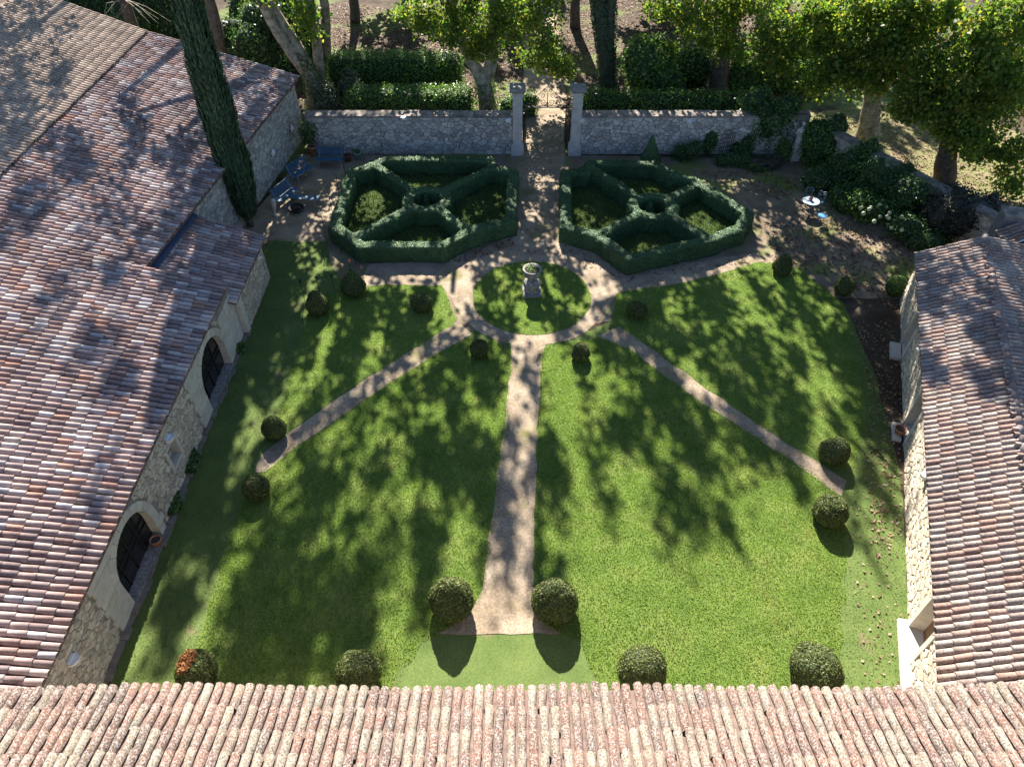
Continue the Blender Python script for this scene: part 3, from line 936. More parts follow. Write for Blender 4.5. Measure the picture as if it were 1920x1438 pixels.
# roof plane: lower courses, then the older upper slope
EB0, EB1 = Vector((-14.4, 22.95, 3.44)), Vector((-12.35, 41.5, 3.44))
SM0, SM1 = Vector((-21.35, YN, 5.20)), Vector((-20.6, 42.3, 5.62))
def seam(y):
    f = (y - SM0.y) / (SM1.y - SM0.y)
    return SM0.lerp(SM1, f)
PITCHT = 0.221
roof = bpy.data.objects.new('roof', None); COL.objects.link(roof); roof.parent = barn; ORG[roof] = ORG[barn]
cols = []
y = YN + 0.1
while y < YM:
    cols.append((Vector((XE, y, HE)), seam(y)))
    y += PITCHT
nA = len(cols)
colsB = []
k = 0
nB = int((EB1 - EB0).length / PITCHT)
for k in range(nB + 1):
    f = k / nB
    e = EB0.lerp(EB1, f)
    yt = (YM + 0.05) * (1 - f) + 42.3 * f
    colsB.append((e, seam(yt)))
roof_bed(roof, cols); roof_bed(roof, colsB)
# the 300 largest over both faces
tile_roof(roof, cols, 'tile_left', keep=300, seed=31)
tile_roof(roof, colsB, 'tile_left', keep=0, seed=32, ymax=1290)
RG0, RG1 = Vector((-26.9, YN, 6.95)), Vector((-26.6, 43.4, 7.35))
colsC = []
k = 0
y = YN
while y < 42.25:
    f = (y - YN) / (42.3 - YN)
    s_ = seam(y)
    t_ = RG0.lerp(RG1, f)
    d_ = (s_ - t_).normalized()
    colsC.append((s_ + d_ * 0.12 + Vector((0, 0, 0.13)), t_ + Vector((0, 0, 0.13))))
    y += PITCHT
roof_bed(roof, colsC, 'upper_channel_tiles')
tile_roof(roof, colsC, 'tile_old', keep=0, seed=33, jitter=0.4)
for k in range(95):                                   # ridge tiles
    f = k / 95
    p = RG0.lerp(RG1, f) + Vector((0, 0, 0.10))
    d_ = (RG1 - RG0).normalized()
    if k > 60:
        o = bpy.data.objects.new('ridge_tile', tile_mesh('tile_old', k % 4)); COL.objects.link(o); o.parent = roof
        q = d_; nn = Vector((0, 0, 1)); a = q.cross(nn)
        o.matrix_local = Matrix(((a.x * 1.7, q.x, nn.x * 1.5, p.x - ORG[roof].x), (a.y * 1.7, q.y, nn.y * 1.5, p.y - ORG[roof].y), (a.z * 1.7, q.z, nn.z * 1.5, p.z - ORG[roof].z), (0, 0, 0, 1)))
# back slope of the upper roof
mb = MB()
mb.hexa([RG0 + Vector((0, 0, 0.02)), RG1 + Vector((0, 0, 0.02)), RG1 + Vector((-7, 0, -2)), RG0 + Vector((-7, 0, -2)), RG0 + Vector((0, 0, 0.1)), RG1 + Vector((0, 0, 0.1)), RG1 + Vector((-7, 0, -1.9)), RG0 + Vector((-7, 0, -1.9))])
mb.build('back_slope', M['channel'], roof)
# tall back part: east wall (turned a little), north gable, step gable over the low wing
OB = Vector((-14.72, 22.6, 0)); dB = (EB1 - EB0); dB.z = 0
UB = dB.normalized(); NB = Vector((UB.y, -UB.x, 0))
LB = dB.length + 0.25
wall_body(barn, 'wall', OB, UB, NB, LB, 3.36, 0.5, M['mortar'], [])
polys = [p for p in cells(LB, 3.34, 0.25, 0.17, rng) if centroid(p)[0] > 3.6 or centroid(p)[1] > 2.0]
stone_face(barn, OB, UB, NB, polys, M['stone_grey'], rng, keep=0)
cnr = OB + UB * LB
UG = Vector((-1, 0.1, 0)).normalized(); NG = Vector((0.1, 1, 0)).normalized()
wall_body(barn, 'gable_wall', cnr + Vector((-0.02, -0.02, 0)), -UG * -1, NG, 14.0, 3.3, 0.5, M['mortar_dark'], [], htop=lambda u: 3.34 + 0.262 * u)
wall_body(barn, 'step_wall', Vector((-14.75, YM - 0.14, 0)), Vector((1, 0, 0)), Vector((0, -1, 0)), 3.3, 3, 0.2, M['mortar'], [], htop=lambda u: 3.42 - 0.24 * u)
# ---- low wing projecting at the end of the barn
wing = thing('low_wing', 'low stone lean-to with tiled roof at the end of the long barn', 'building', (-12.5, 25, 0))
wroof = bpy.data.objects.new('roof', None); COL.objects.link(wroof); wroof.parent = wing; ORG[wroof] = ORG[wing]
WE0, WE1 = Vector((-11.14, 22.55, 2.02)), Vector((-11.14, 27.2, 2.02))
WT0, WT1 = Vector((-14.72, 22.75, 2.93)), Vector((-14.28, 27.55, 2.93))
colsW = []
nW = int(4.65 / PITCHT)
for k in range(nW + 1):
    f = k / nW
    colsW.append((WE0.lerp(WE1, f), WT0.lerp(WT1, f)))
roof_bed(wroof, colsW)
tile_roof(wroof, colsW, 'tile_left', keep=300, seed=41)
OW = Vector((-11.32, 23.25, 0))
wall_body(wing, 'wall', OW, Vector((0, 1, 0)), Vector((1, 0, 0)), 3.75, 1.98, 0.45, M['mortar'])
stone_face(wing, OW, Vector((0, 1, 0)), Vector((1, 0, 0)), cells(3.75, 1.95, 0.24, 0.16, rng), M['stone'], rng, keep=150)
wall_body(wing, 'end_wall', Vector((-11.3, 26.98, 0)), Vector((-1, 0, 0)), Vector((0, 1, 0)), 3.2, 2, 0.4, M['mortar'], [], htop=lambda u: 1.98 + 0.25 * u)
# cut-stone pier closing the near end, standing out from the barn wall
for k in range(4):
    MB().hexa([Vector((x, y_, z)) for z in (0.05 + k * 0.46, 0.50 + k * 0.46) for x, y_ in ((-11.6, 22.96), (-11.22 + 0.01 * (k % 2), 22.96), (-11.22 + 0.01 * (k % 2), 23.30), (-11.6, 23.30))]).build('pier_block', M['ashlar'], wing)
mb = MB()
Z0, Z1 = WT0.lerp(WT1, 0.04), WT0.lerp(WT1, 0.99)
mb.hexa([Z0 + Vector((0.0, 0, 0.06)), Z0 + Vector((0.34, 0, 0.02)), Z1 + Vector((0.34, 0, 0.02)), Z1 + Vector((0.0, 0, 0.06)), Z0 + Vector((0.0, 0, 0.30)), Z0 + Vector((0.36, 0, 0.13)), Z1 + Vector((0.36, 0, 0.13)), Z1 + Vector((0.0, 0, 0.30))])
mb.build('zinc_flashing', M['zinc'], wroof)

# ------------------------------------------------------------------ the front house, only its roof in view
front = thing('front_house', 'house with a sunny canal-tiled roof edge at the foot of the garden', 'building', (0, 3.0, 0))
froof = bpy.data.objects.new('roof', None); COL.objects.link(froof); froof.parent = front; ORG[froof] = ORG[front]
FE, FH = 6.02, 4.80
colsF = []
x = -17.0
while x < 19.0:
    colsF.append((Vector((x, FE + 0.04 * math.sin(x * 0.7), FH + 0.02 * math.sin(x * 1.3))), Vector((x, -1.0, FH + 0.262 * (FE + 1.0)))))
    x += 0.2205
roof_bed(froof, colsF)
tile_roof(froof, colsF, 'tile_front', keep=300, seed=51, ymax=1436, jitter=1.5, expo=0.50)
wall_body(front, 'wall', Vector((18.8, 5.5, 0)), Vector((-1, 0, 0)), Vector((0, 1, 0)), 35.6, 4.72, 0.5, M['mortar'])
wall_body(front, 'end_wall', Vector((-16.8, 5.5, 0)), Vector((0, -1, 0)), Vector((-1, 0, 0)), 6.4, 4.7, 0.5, M['mortar'], [], htop=lambda u: 4.74 + 0.26 * u)
wall_body(front, 'end_wall', Vector((18.8, -0.9, 0)), Vector((0, 1, 0)), Vector((1, 0, 0)), 6.4, 4.7, 0.5, M['mortar'], [], htop=lambda u: 6.38 - 0.26 * u)
# a slipped tile and its dark gap
# ------------------------------------------------------------------ the right-hand house
rhouse = thing('garden_house', 'narrow stone house with ridge-tiled roof along the leafy strip', 'building', (14.0, 15.0, 0))
DR = Vector((0.347, 0.938, 0)).normalized()
NR = Vector((-DR.y, DR.x, 0))
OF = P(1688, 563); OF.z = 0
LR = 20.5
OR_ = OF - DR * LR                               # near end
UR = DR
def uR(px_, py_):                                # distance along the wall foot of a ground pixel
    return (P(px_, py_) - OR_).dot(UR)
D1 = uR(1706, 1210); D2 = uR(1697, 825); D3 = uR(1690, 672)
rholes = [dict(u0=D1 - 0.5, u1=D1 + 0.55, z0=0.05, z1=2.1), dict(u0=D2 - 0.2, u1=D2 + 0.75, z0=0.05, z1=2.15), dict(u0=D3 + 0.0, u1=D3 + 0.9, z0=0.05, z1=2.15)]
# the face looks towards the garden, so u runs from far to near for an outward front face
wall_body(rhouse, 'wall', OR_, UR, NR, LR, 2.62, 0.5, M['mortar'], rholes)
polys = []
for p in cells(LR, 2.58, 0.25, 0.17, rng):
    cx, cy = centroid(p)
    if all(not (h['u0'] - 0.2 < cx < h['u1'] + 0.2 and cy < h['z1'] + 0.22) for h in rholes): polys.append(p)
stone_face(rhouse, OR_, UR, NR, polys, M['stone'], rng, keep=300)
for k, h in enumerate(rholes):
    pt = lambda u, z, d: OR_ + UR * u + Vector((0, 0, z)) + NR * d
    bx = lambda u0, u1, z0, z1, d0, d1: MB().hexa([pt(u, z, d) for d in (d0, d1) for u, z in ((u0, z0), (u1, z0), (u1, z1), (u0, z1))])
    dr = bpy.data.objects.new('doorway', None); COL.objects.link(dr); dr.parent = rhouse; ORG[dr] = ORG[rhouse]
    bx(h['u0'] - 0.17, h['u0'] + 0.01, 0.0, h['z1'], -0.46, 0.05).build('jamb', M['ashlar'], dr)
    bx(h['u1'] - 0.01, h['u1'] + 0.17, 0.0, h['z1'], -0.46, 0.06).build('jamb', M['ashlar'], dr)
    bx(h['u0'] - 0.2, h['u1'] + 0.2, h['z1'] - 0.01, h['z1'] + 0.24, -0.46, 0.055).build('lintel', M['wood'] if k == 0 else M['ashlar'], dr)
    bx(h['u0'], h['u1'], 0.0, h['z1'], -0.42, -0.36).build('door', M['wood'] if k == 0 else M['pale_blue'], dr)
    bx(h['u0'] + 0.12, h['u1'] - 0.12, 0.8, h['z1'] - 0.15, -0.37, -0.35).build('pane', M['glass'], dr)
    bx(h['u0'] + 0.02, h['u1'] - 0.02, 0.0, 0.12, -0.35, 0.02).build('threshold', M['white_stone'] if k == 0 else M['ashlar'], dr)
step_pts = [P(1681, 1162), P(1703, 1166), P(1722, 1240), P(1722, 1330), P(1690, 1330), P(1688, 1285)]
mb = MB()
n = len(step_pts)
mb.add([Vector((p.x, p.y, 0.0)) for p in step_pts] + [Vector((p.x, p.y, 0.13)) for p in step_pts], [tuple(range(2 * n - 1, n - 1, -1))] + [((i + 1) % n, i, n + i, n + (i + 1) % n) for i in range(n)])
tag(mb.build('stone_step', M['white_stone'], None, (step_pts[0].x, step_pts[0].y, 0)), 'bright white stone slab in front of the wooden doorway', 'step')
c = OR_ + UR * (D2 + 0.25) + NR * 0.28
tag(MB().box((c.x, c.y, 0.06), (0.3, 0.9, 0.12), math.atan2(DR.y, DR.x) - math.pi / 2).build('stone_step', M['ashlar'], None, (c.x, c.y, 0)), 'grey stone step before the doorway beside the terracotta pot', 'step')
c = OR_ + UR * (D3 + 0.3) + NR * 0.28
tag(MB().box((c.x, c.y, 0.07), (0.4, 1.0, 0.14), math.atan2(DR.y, DR.x) - math.pi / 2).build('stone_step', M['ashlar'], None, (c.x, c.y, 0)), 'pale stone step at the far doorway of the narrow house', 'step')
rroof = bpy.data.objects.new('roof', None); COL.objects.link(rroof); rroof.parent = rhouse; ORG[rroof] = ORG[rhouse]
RE1, RR1, RX1 = Vector((17.02, 25.0, 2.62)), Vector((19.68, 25.15, 3.34)), Vector((22.4, 25.3, 2.62))
LRt = 20.8
colsR, colsR2 = [], []
nR = int(LRt / PITCHT)
for k in range(nR + 1):
    s_ = LRt * (1 - k / nR)
    colsR.append((RE1 - DR * s_, RR1 - DR * s_))
    colsR2.append((RX1 - DR * (LRt - s_), RR1 - DR * (LRt - s_)))
roof_bed(rroof, colsR); roof_bed(rroof, colsR2)
tile_roof(rroof, colsR, 'tile_right', keep=250, seed=61)
tile_roof(rroof, colsR2, 'tile_right', keep=50, seed=62)
for k in range(int(LRt / 0.40)):
    p = RR1 - DR * (LRt - k * 0.40 - 0.05) + Vector((0, 0, 0.05))
    o = bpy.data.objects.new('ridge_tile', tile_mesh('tile_right', k % 4)); COL.objects.link(o); o.parent = rroof
    q = (DR + Vector((0, 0, 0.03 if k % 2 else 0.05)) * -1).normalized(); a = q.cross(Vector((0, 0, 1))).normalized(); nn = a.cross(q)
    s1 = 1.45
    o.matrix_local = Matrix(((a.x * s1, q.x, nn.x * s1, p.x - ORG[rroof].x), (a.y * s1, q.y, nn.y * s1, p.y - ORG[rroof].y), (a.z * s1, q.z, nn.z * s1, p.z - ORG[rroof].z), (0, 0, 0, 1)))
gu = Vector((1, 0.055, 0)).normalized()
wall_body(rhouse, 'gable_wall', Vector((17.35, 24.9, 0)), gu * 1, Vector((-0.055, 1, 0)).normalized(), 4.75, 3, 0.4, M['mortar'], [], htop=lambda u: 2.6 + 0.26 * (2.33 - abs(u - 2.33)))
far_w = OR_ - NR * 4.9
wall_body(rhouse, 'rear_wall', far_w, UR, -NR, LR, 2.58, 0.4, M['mortar'])

# chimney with a metal cowl, and a little gabled shed, behind the narrow house
c = at_y(1880, 445, 28.2)
ch = thing('stone_chimney_box', 'grey rendered box with a bright metal strip behind the tiled ridge', 'chimney', (c.x, 28.2, 0))
MB().box((c.x, 28.2, 1.35), (1.05, 0.8, 2.7), -0.25).build('body', M['slate'], ch)
MB().box((c.x, 28.2, 2.74), (1.15, 0.9, 0.08), -0.25).build('cap', M['coping'], ch)
MB().tube([(c.x + 0.62, 27.7, 0.6), (c.x + 0.62, 27.72, 2.4), (c.x + 0.85, 28.2, 2.6)], 0.06, 6).build('downpipe', M['white_paint'], ch)
sp = at_y(1895, 470, 26.9)
sh = thing('small_shed', 'tiny tiled shed with a white gable beside the grey box', 'shed', (sp.x, 26.9, 0))
MB().box((sp.x + 0.25, 27.2, 1.0), (1.0, 0.9, 2.0)).build('wall', M['mortar'], sh)
mb = MB()
for s_ in (-1, 1):
    mb.hexa([Vector((sp.x + 0.25 + s_ * x, y_, z)) for z0 in (0, 0.06) for x, y_, z in ((0, 26.62, 2.36 + z0), (0.72, 26.62, 1.98 + z0), (0.72, 26.70, 1.98 + z0), (0, 26.70, 2.36 + z0))])
mb.build('bargeboard', M['white_paint'], sh)
shr = bpy.data.objects.new('roof', None); COL.objects.link(shr); shr.parent = sh; ORG[shr] = ORG[sh]
for s_ in (-1, 1):
    cc = []
    for k in range(5):
        y_ = 26.75 + k * 0.22
        cc.append((Vector((sp.x + 0.25 + s_ * 0.75, y_, 2.0)), Vector((sp.x + 0.25, y_, 2.4))))
    if s_ > 0: cc = cc[::-1]
    roof_bed(shr, cc)
    tile_roof(shr, cc, 'tile_right', keep=20, seed=70 + s_)

# ------------------------------------------------------------------ garden wall, gate
WY = P(960, 291).y + 0.12
WX0, WX1 = -11.6, P(960, 291).x
def xat(pxx, Y=WY, h=1.2):
    d = ray(pxx, 240); return at_y(pxx, 240, Y).x
pierL, pierR = P(970, 292), P(1077, 292)
def garden_wall(name, x0, x1, label, seed, mat):
    w = thing(name, label, 'wall', ((x0 + x1) / 2, WY, 0))
    rr = np.random.default_rng(seed)
    O = Vector((x0, WY, 0)); U = Vector((1, 0, 0)); Nn = Vector((0, -1, 0))
    wall_body(w, 'wall', O, U, Nn, x1 - x0, 2.22, 0.48, M['mortar_dark'])
    stone_face(w, O, U, Nn, cells(x1 - x0, 2.2, 0.31, 0.215, rr), mat, rr, keep=300, joint=0.016, proud=(0.02, 0.06))
    x = x0
    k = 0
    while x < x1 - 0.05:
        xe = min(x + 0.62 + 0.25 * rr.random(), x1)
        z = 2.22 + rr.random() * 0.03
        MB().hexa([Vector(p) for p in ((x + .006, WY - .06, 2.20), (xe - .006, WY - .06, 2.20), (xe - .006, WY + .54, 2.20), (x + .006, WY + .54, 2.20), (x + .006, WY - .05, z + .08), (xe - .006, WY - .05, z + .08), (xe - .006, WY + .53, z + .16), (x + .006, WY + .53, z + .16))]).build('coping_stone', M['coping'], w)
        x = xe
    return w
garden_wall('garden_wall', -11.75, pierL.x - 0.28, 'grey rubble garden wall with mossy coping behind the blue benches', 81, M['stone_grey'])
garden_wall('garden_wall', pierR.x + 0.28, 16.9, 'rubble garden wall with climbers beside the clipped cone', 82, M['stone_grey'])
def pier(c, label):
    t_ = thing('gate_pier', label, 'gate pier', (c.x, WY, 0), 'stone piers of the gate')
    y = WY + 0.12
    MB().box((c.x, y, 0.30), (0.74, 0.74, 0.60)).build('plinth', M['pier'], t_)
    MB().box((c.x, y, 0.64), (0.66, 0.66, 0.08)).build('plinth_moulding', M['pier'], t_)
    for k in range(4):
        z0, z1 = 0.68 + k * 0.68, 0.675 + (k + 1) * 0.68
        MB().box((c.x, y, (z0 + z1) / 2), (0.545 + 0.006 * (k % 2), 0.545 + 0.006 * (k % 2), z1 - z0)).build('shaft_block', M['pier'], t_)
    MB().box((c.x, y, 3.43), (0.60, 0.60, 0.06)).build('necking', M['pier'], t_)
    MB().box((c.x, y, 3.55), (0.56, 0.56, 0.2)).build('frieze', M['pier'], t_)
    mb = MB()
    w0, w1 = 0.31, 0.45
    mb.hexa([Vector((c.x + sx * w0, y + sy * w0, 3.65)) for sx, sy in ((-1, -1), (1, -1), (1, 1), (-1, 1))] + [Vector((c.x + sx * w1, y + sy * w1, 3.76)) for sx, sy in ((-1, -1), (1, -1), (1, 1), (-1, 1))])
    mb.hexa([Vector((c.x + sx * w1, y + sy * w1, 3.762)) for sx, sy in ((-1, -1), (1, -1), (1, 1), (-1, 1))] + [Vector((c.x + sx * (w1 - .03), y + sy * (w1 - .03), 3.93)) for sx, sy in ((-1, -1), (1, -1), (1, 1), (-1, 1))])
    mb.build('capital', M['old_stone'], t_)
pier(pierL, 'tall pale stone gate pier at the end of the bench-side wall')
pier(pierR, 'tall pale stone gate pier at the end of the climber-clad wall')
GX0, GX1 = pierL.x + 0.28, pierR.x - 0.28
GY = WY + 0.15
def scroll(c, r, turns=1.6, a0=0.0, sgn=1, r_end=0.18):
    pts = []
    n = 22
    for k in range(n + 1):
        f = k / n
        rr = r * (1 - f * (1 - r_end))
        w = a0 + sgn * f * turns * 2 * math.pi
        pts.append((c[0] + rr * math.cos(w), c[1], c[2] + rr * math.sin(w)))
    return pts
gate = thing('iron_overthrow', 'scrolled wrought-iron overthrow spanning the two gate piers', 'gate', ((GX0 + GX1) / 2, GY, 2.7))
gm = (GX0 + GX1) / 2
mb = MB().tube([(GX0 - 0.05, GY, 2.72), (GX1 + 0.05, GY, 2.72)], 0.028, 6).tube([(GX0 - 0.05, GY, 2.80), (GX1 + 0.05, GY, 2.80)], 0.02, 6)
mb.build('cross_bar', M['iron'], gate)
MB().tube([(gm, GY, 2.7), (gm, GY, 4.05)], [0.03, 0.012], 6).build('finial', M['iron'], gate)
for s_ in (-1, 1):
    for cx, cz, r_, a0 in ((0.22, 3.02, 0.20, math.pi), (0.62, 2.98, 0.18, 0), (0.98, 2.93, 0.13, math.pi), (0.30, 3.38, 0.17, 0.0), (0.62, 3.28, 0.12, math.pi), (0.16, 3.66, 0.12, 0.5), (1.22, 2.9, 0.10, 0)):
        MB().tube(scroll((gm + s_ * cx, GY, cz), r_, 1.5, a0 if s_ > 0 else math.pi - a0, s_), 0.017, 4).build('scroll', M['iron'], gate)
    MB().tube([(gm + s_ * 1.3, GY, 2.80), (gm + s_ * 1.0, GY, 3.12), (gm + s_ * 0.72, GY, 3.2), (gm + s_ * 0.5, GY, 3.5), (gm + s_ * 0.2, GY, 3.72), (gm, GY, 3.9)], 0.017, 4).build('rim_bar', M['iron'], gate)
for s_, gx, lab in ((1, GX0 + 0.02, 'dark gate leaf standing open against the bench-side pier'), (-1, GX1 - 0.02, 'dark gate leaf standing open against the climber-side pier')):
    ang = math.radians(90 - s_ * 8)
    ux = Vector((math.cos(ang), math.sin(ang), 0))
    g = thing('gate_leaf', lab, 'gate', (gx, GY + 0.1, 0))
    Mx = Matrix.Translation((gx + s_ * 0.03, GY + 0.12, 0)) @ Matrix.Rotation(ang, 4, 'Z')
    MB().box((0.62, 0, 0.75), (1.16, 0.05, 1.3), 0, Mx).build('panel', M['panel'], g)
    fr = MB()
    for x_, z_, w_, h_ in ((0.02, 1.15, 0.05, 2.2), (1.22, 1.15, 0.05, 2.2), (0.62, 0.08, 1.2, 0.05), (0.62, 1.42, 1.2, 0.05), (0.62, 2.22, 1.2, 0.05), (0.62, 1.72, 1.2, 0.03)):
        fr.box((x_, 0, z_), (w_, 0.06, h_), 0, Mx)
    fr.build('frame', M['iron'], g)
    for k in range(7):
        MB().tube([Mx @ Vector((0.15 + k * 0.157, 0, 1.72)), Mx @ Vector((0.15 + k * 0.157, 0, 2.22))], 0.012, 4).build('bar', M['iron'], g)
    for k in range(3):
        pts = [Mx @ Vector((q[0], 0, q[2])) for q in scroll((0.25 + k * 0.37, 0, 1.57), 0.12, 1.3, 0, 1)]
        MB().tube(pts, 0.014, 4).build('scroll', M['iron'], g)

# ------------------------------------------------------------------ half-bowl wall lamps and stars
def sconce(p, nrm, label, r=0.19, h=0.2, mat='white_paint'):
    t_ = thing('wall_lamp', label, 'lamp', p, 'white half-bowl lamps on the walls')
    mb = MB()
    seg = 10
    U = Vector((-nrm.y, nrm.x, 0))
    prof = [(1.0, 0.0), (0.97, -0.35), (0.8, -0.7), (0.5, -0.95), (0.15, -1.05)]
    V = []
    for rr, zz in prof:
        for k in range(seg + 1):
            w = math.pi * k / seg
            V.append(Vector(p) + U * (math.cos(w) * rr * r) + nrm * (0.03 + math.sin(w) * rr * r) + Vector((0, 0, zz * h)))
    n = seg + 1
    F = [(i * n + k, i * n + k + 1, (i + 1) * n + k + 1, (i + 1) * n + k) for i in range(len(prof) - 1) for k in range(seg)]
    mb.add(V, F)
    mb.build('bowl', M[mat], t_, None, True)
    V = [Vector(p) + U * (math.cos(math.pi * k / seg) * r * 0.97) + nrm * (0.03 + math.sin(math.pi * k / seg) * r * 0.97) + Vector((0, 0, -0.03)) for k in range(seg + 1)]
    MB().add(V, [tuple(range(seg + 1))]).build('diffuser', M['white_paint'], t_)
    MB().hexa([Vector(p) + U * a + nrm * d + Vector((0, 0, z)) for z in (-h, 0.02) for a, d in ((-r * .7, -0.02), (r * .7, -0.02), (r * .7, 0.055), (-r * .7, 0.055))]).build('back_plate', M[mat], t_)
for pxx, pyy, lab in ((757, 222, 'white half-bowl lamp in the middle of the bench-side wall'), (953, 227, 'white half-bowl lamp beside the pier on the bench-side wall'), (1091, 227, 'white half-bowl lamp beside the pier on the climber-clad wall'), (1292, 229, 'white half-bowl lamp high on the climber-clad wall')):
    q = at_y(pxx, pyy, WY - 0.06)
    sconce(Vector((q.x, WY - 0.05, q.z + 0.1)), Vector((0, -1, 0)), lab)
sconce(Vector((XW + 0.05, 15.35, 2.15)), Vector((1, 0, 0)), 'white half-bowl lamp above the barn wall niche', 0.2)
sconce(Vector((XW + 0.05, 7.95, 2.02)), Vector((1, 0, 0)), 'white half-bowl lamp low on the barn wall near the front roof', 0.2)
sconce(OR_ + UR * uR(1700, 955) + NR * 0.05 + Vector((0, 0, 1.9)), NR, 'white half-bowl lamp on the sunlit house wall', 0.17)
sconce(OR_ + UR * uR(1694, 725) + NR * 0.05 + Vector((0, 0, 2.0)), NR, 'white half-bowl lamp between the two far doorways', 0.17)
sconce(Vector((-11.26, 26.2, 1.78)), Vector((1, 0, 0)), 'small white half-bowl lamp under the lean-to eave', 0.14)
for pxx, pyy, lab in ((511, 287, 'pale metal star lamp on the tall barn wall above the two angled benches'), (546, 241, 'pale metal star lamp on the tall barn wall near the corner')):
    d = ray(pxx, pyy)
    O2 = Vector((0, 0, CAM_H))
    tt = (OB + NB * 0.06 - O2).dot(NB) / d.dot(NB)
    c = O2 + d * tt
    st = thing('star_lamp', lab, 'lamp', c, 'star lamps on the barn wall')
    mb = MB()
    V = [c + NB * 0.16]
    for k in range(10):
        w = math.pi * k / 5 + math.pi / 2
        rr = 0.30 if k % 2 == 0 else 0.13
        V.append(c + UB * math.cos(w) * rr + Vector((0, 0, math.sin(w) * rr)) + NB * 0.02)
    mb.add(V, [(0, 1 + k, 1 + (k + 1) % 10) for k in range(10)])
    mb.build('star', M['white_paint'], st)
    MB().tube([c + UB * math.cos(w * .5236) * 0.27 + Vector((0, 0, math.sin(w * .5236) * 0.27)) + NB * 0.01 for w in range(13)], 0.012, 4).build('ring', M['iron'], st)
    MB().tube([c - NB * 0.06, c + NB * 0.05], 0.03, 6).build('mount', M['iron'], st)

# ------------------------------------------------------------------ clipped box parterres
def hedge_parterre(label, ring_c, ring_r, loops, arms, h, width, seed, leaf_label=None):
    rr = np.random.default_rng(seed)
    mb = MB()
    def seg(a, b_, w=width):
        a, b_ = Vector((a.x, a.y, 0)), Vector((b_.x, b_.y, 0))
        d = (b_ - a).normalized(); n = Vector((-d.y, d.x, 0)) * w / 2
        a = a - d * w * 0.42; b_ = b_ + d * w * 0.42
        mb.hexa([a - n, b_ - n, b_ + n, a + n] + [p + Vector((0, 0, h)) for p in (a - n * .94, b_ - n * .94, b_ + n * .94, a + n * .94)])
    for lp in loops:
        for a, b_ in zip(lp, lp[1:] + lp[:1]): seg(a, b_)
    for a in arms:
        d = (ring_c - a); d.z = 0; d.normalize()
        seg(a, ring_c - d * (ring_r + 0.1), width * 0.92)
    n = 20
    ri, ro = ring_r - width * 0.5, ring_r + width * 0.5
    for k in range(n):
        w0, w1 = 2 * math.pi * k / n, 2 * math.pi * (k + 1.1) / n
        q = [Vector((ring_c.x + r_ * math.cos(w), ring_c.y + r_ * math.sin(w), 0)) for r_, w in ((ri, w0), (ro, w0), (ro, w1), (ri, w1))]
        mb.hexa(q + [p + Vector((0, 0, h * 1.02)) for p in q])
    me = remesh(mb.mesh(), 0.075, 2)
    displace(me, 0.06, 1.0, 0.035, 4.0, seed)
    t_ = thing('box_parterre', label, 'hedge', (ring_c.x, ring_c.y, 0))
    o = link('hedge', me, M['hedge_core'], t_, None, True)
    pts, nr = scatter(me, 34000, rr, None)
    pts = pts + np.array(ORG[t_])
    pts[:, 2] = np.maximum(pts[:, 2], 0.02)
    lm = leaf_mesh('hedge_leaves', pts + nr * (0.05 * rr.random(len(pts)) ** 2)[:, None], 0.06, rr, nr, 0.9)
    o2 = link('hedge_leaves', lm, M['hedge_leaf'], t_)
    o2['kind'] = 'stuff'
HH = 0.87
Z5 = lambda x, y: P(600 + x / 4.571, 260 + y / 4.571, HH)
Z4 = lambda x, y: P(1040 + x / 4.571, 260 + y / 4.571, HH)
loopL = [Z5(575, 168), Z5(1450, 172), Z5(1500, 245), Z5(1655, 285), Z5(1632, 690), Z5(1400, 745), Z5(1240, 800), Z5(1045, 905), Z5(350, 905), Z5(120, 740), Z5(270, 285)]
hedge_parterre('clipped box parterre with cross arms inside the iron fence', Z5(916, 513), 0.5 * ((Z5(1085, 513) - Z5(745, 513)).length), [loopL], [Z5(490, 232), Z5(1475, 232), Z5(1255, 775), Z5(335, 815)], HH, 0.58, 1)
loopR = [Z4(97, 285), Z4(255, 275), Z4(320, 195), Z4(850, 205), Z4(1010, 290), Z4(1200, 355), Z4(1660, 635), Z4(1585, 760), Z4(1330, 855), Z4(870, 955), Z4(640, 1010), Z4(370, 825), Z4(97, 745)]
hedge_parterre('clipped box parterre with cross arms in front of the climber-clad wall', Z4(845, 572), 0.5 * ((Z4(1015, 572) - Z4(670, 572)).length), [loopR], [Z4(330, 255), Z4(1210, 385), Z4(385, 815), Z4(1310, 835)], HH, 0.58, 2)
grnd = lambda lp: [(p.x, p.y) for p in lp]
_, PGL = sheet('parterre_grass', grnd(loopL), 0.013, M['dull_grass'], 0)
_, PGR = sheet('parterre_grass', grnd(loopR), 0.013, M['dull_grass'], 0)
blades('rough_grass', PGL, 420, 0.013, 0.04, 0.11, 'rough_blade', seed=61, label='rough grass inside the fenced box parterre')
blades('rough_grass', PGR, 420, 0.013, 0.04, 0.11, 'rough_blade', seed=62, label='rough grass inside the box parterre by the climber-clad wall')

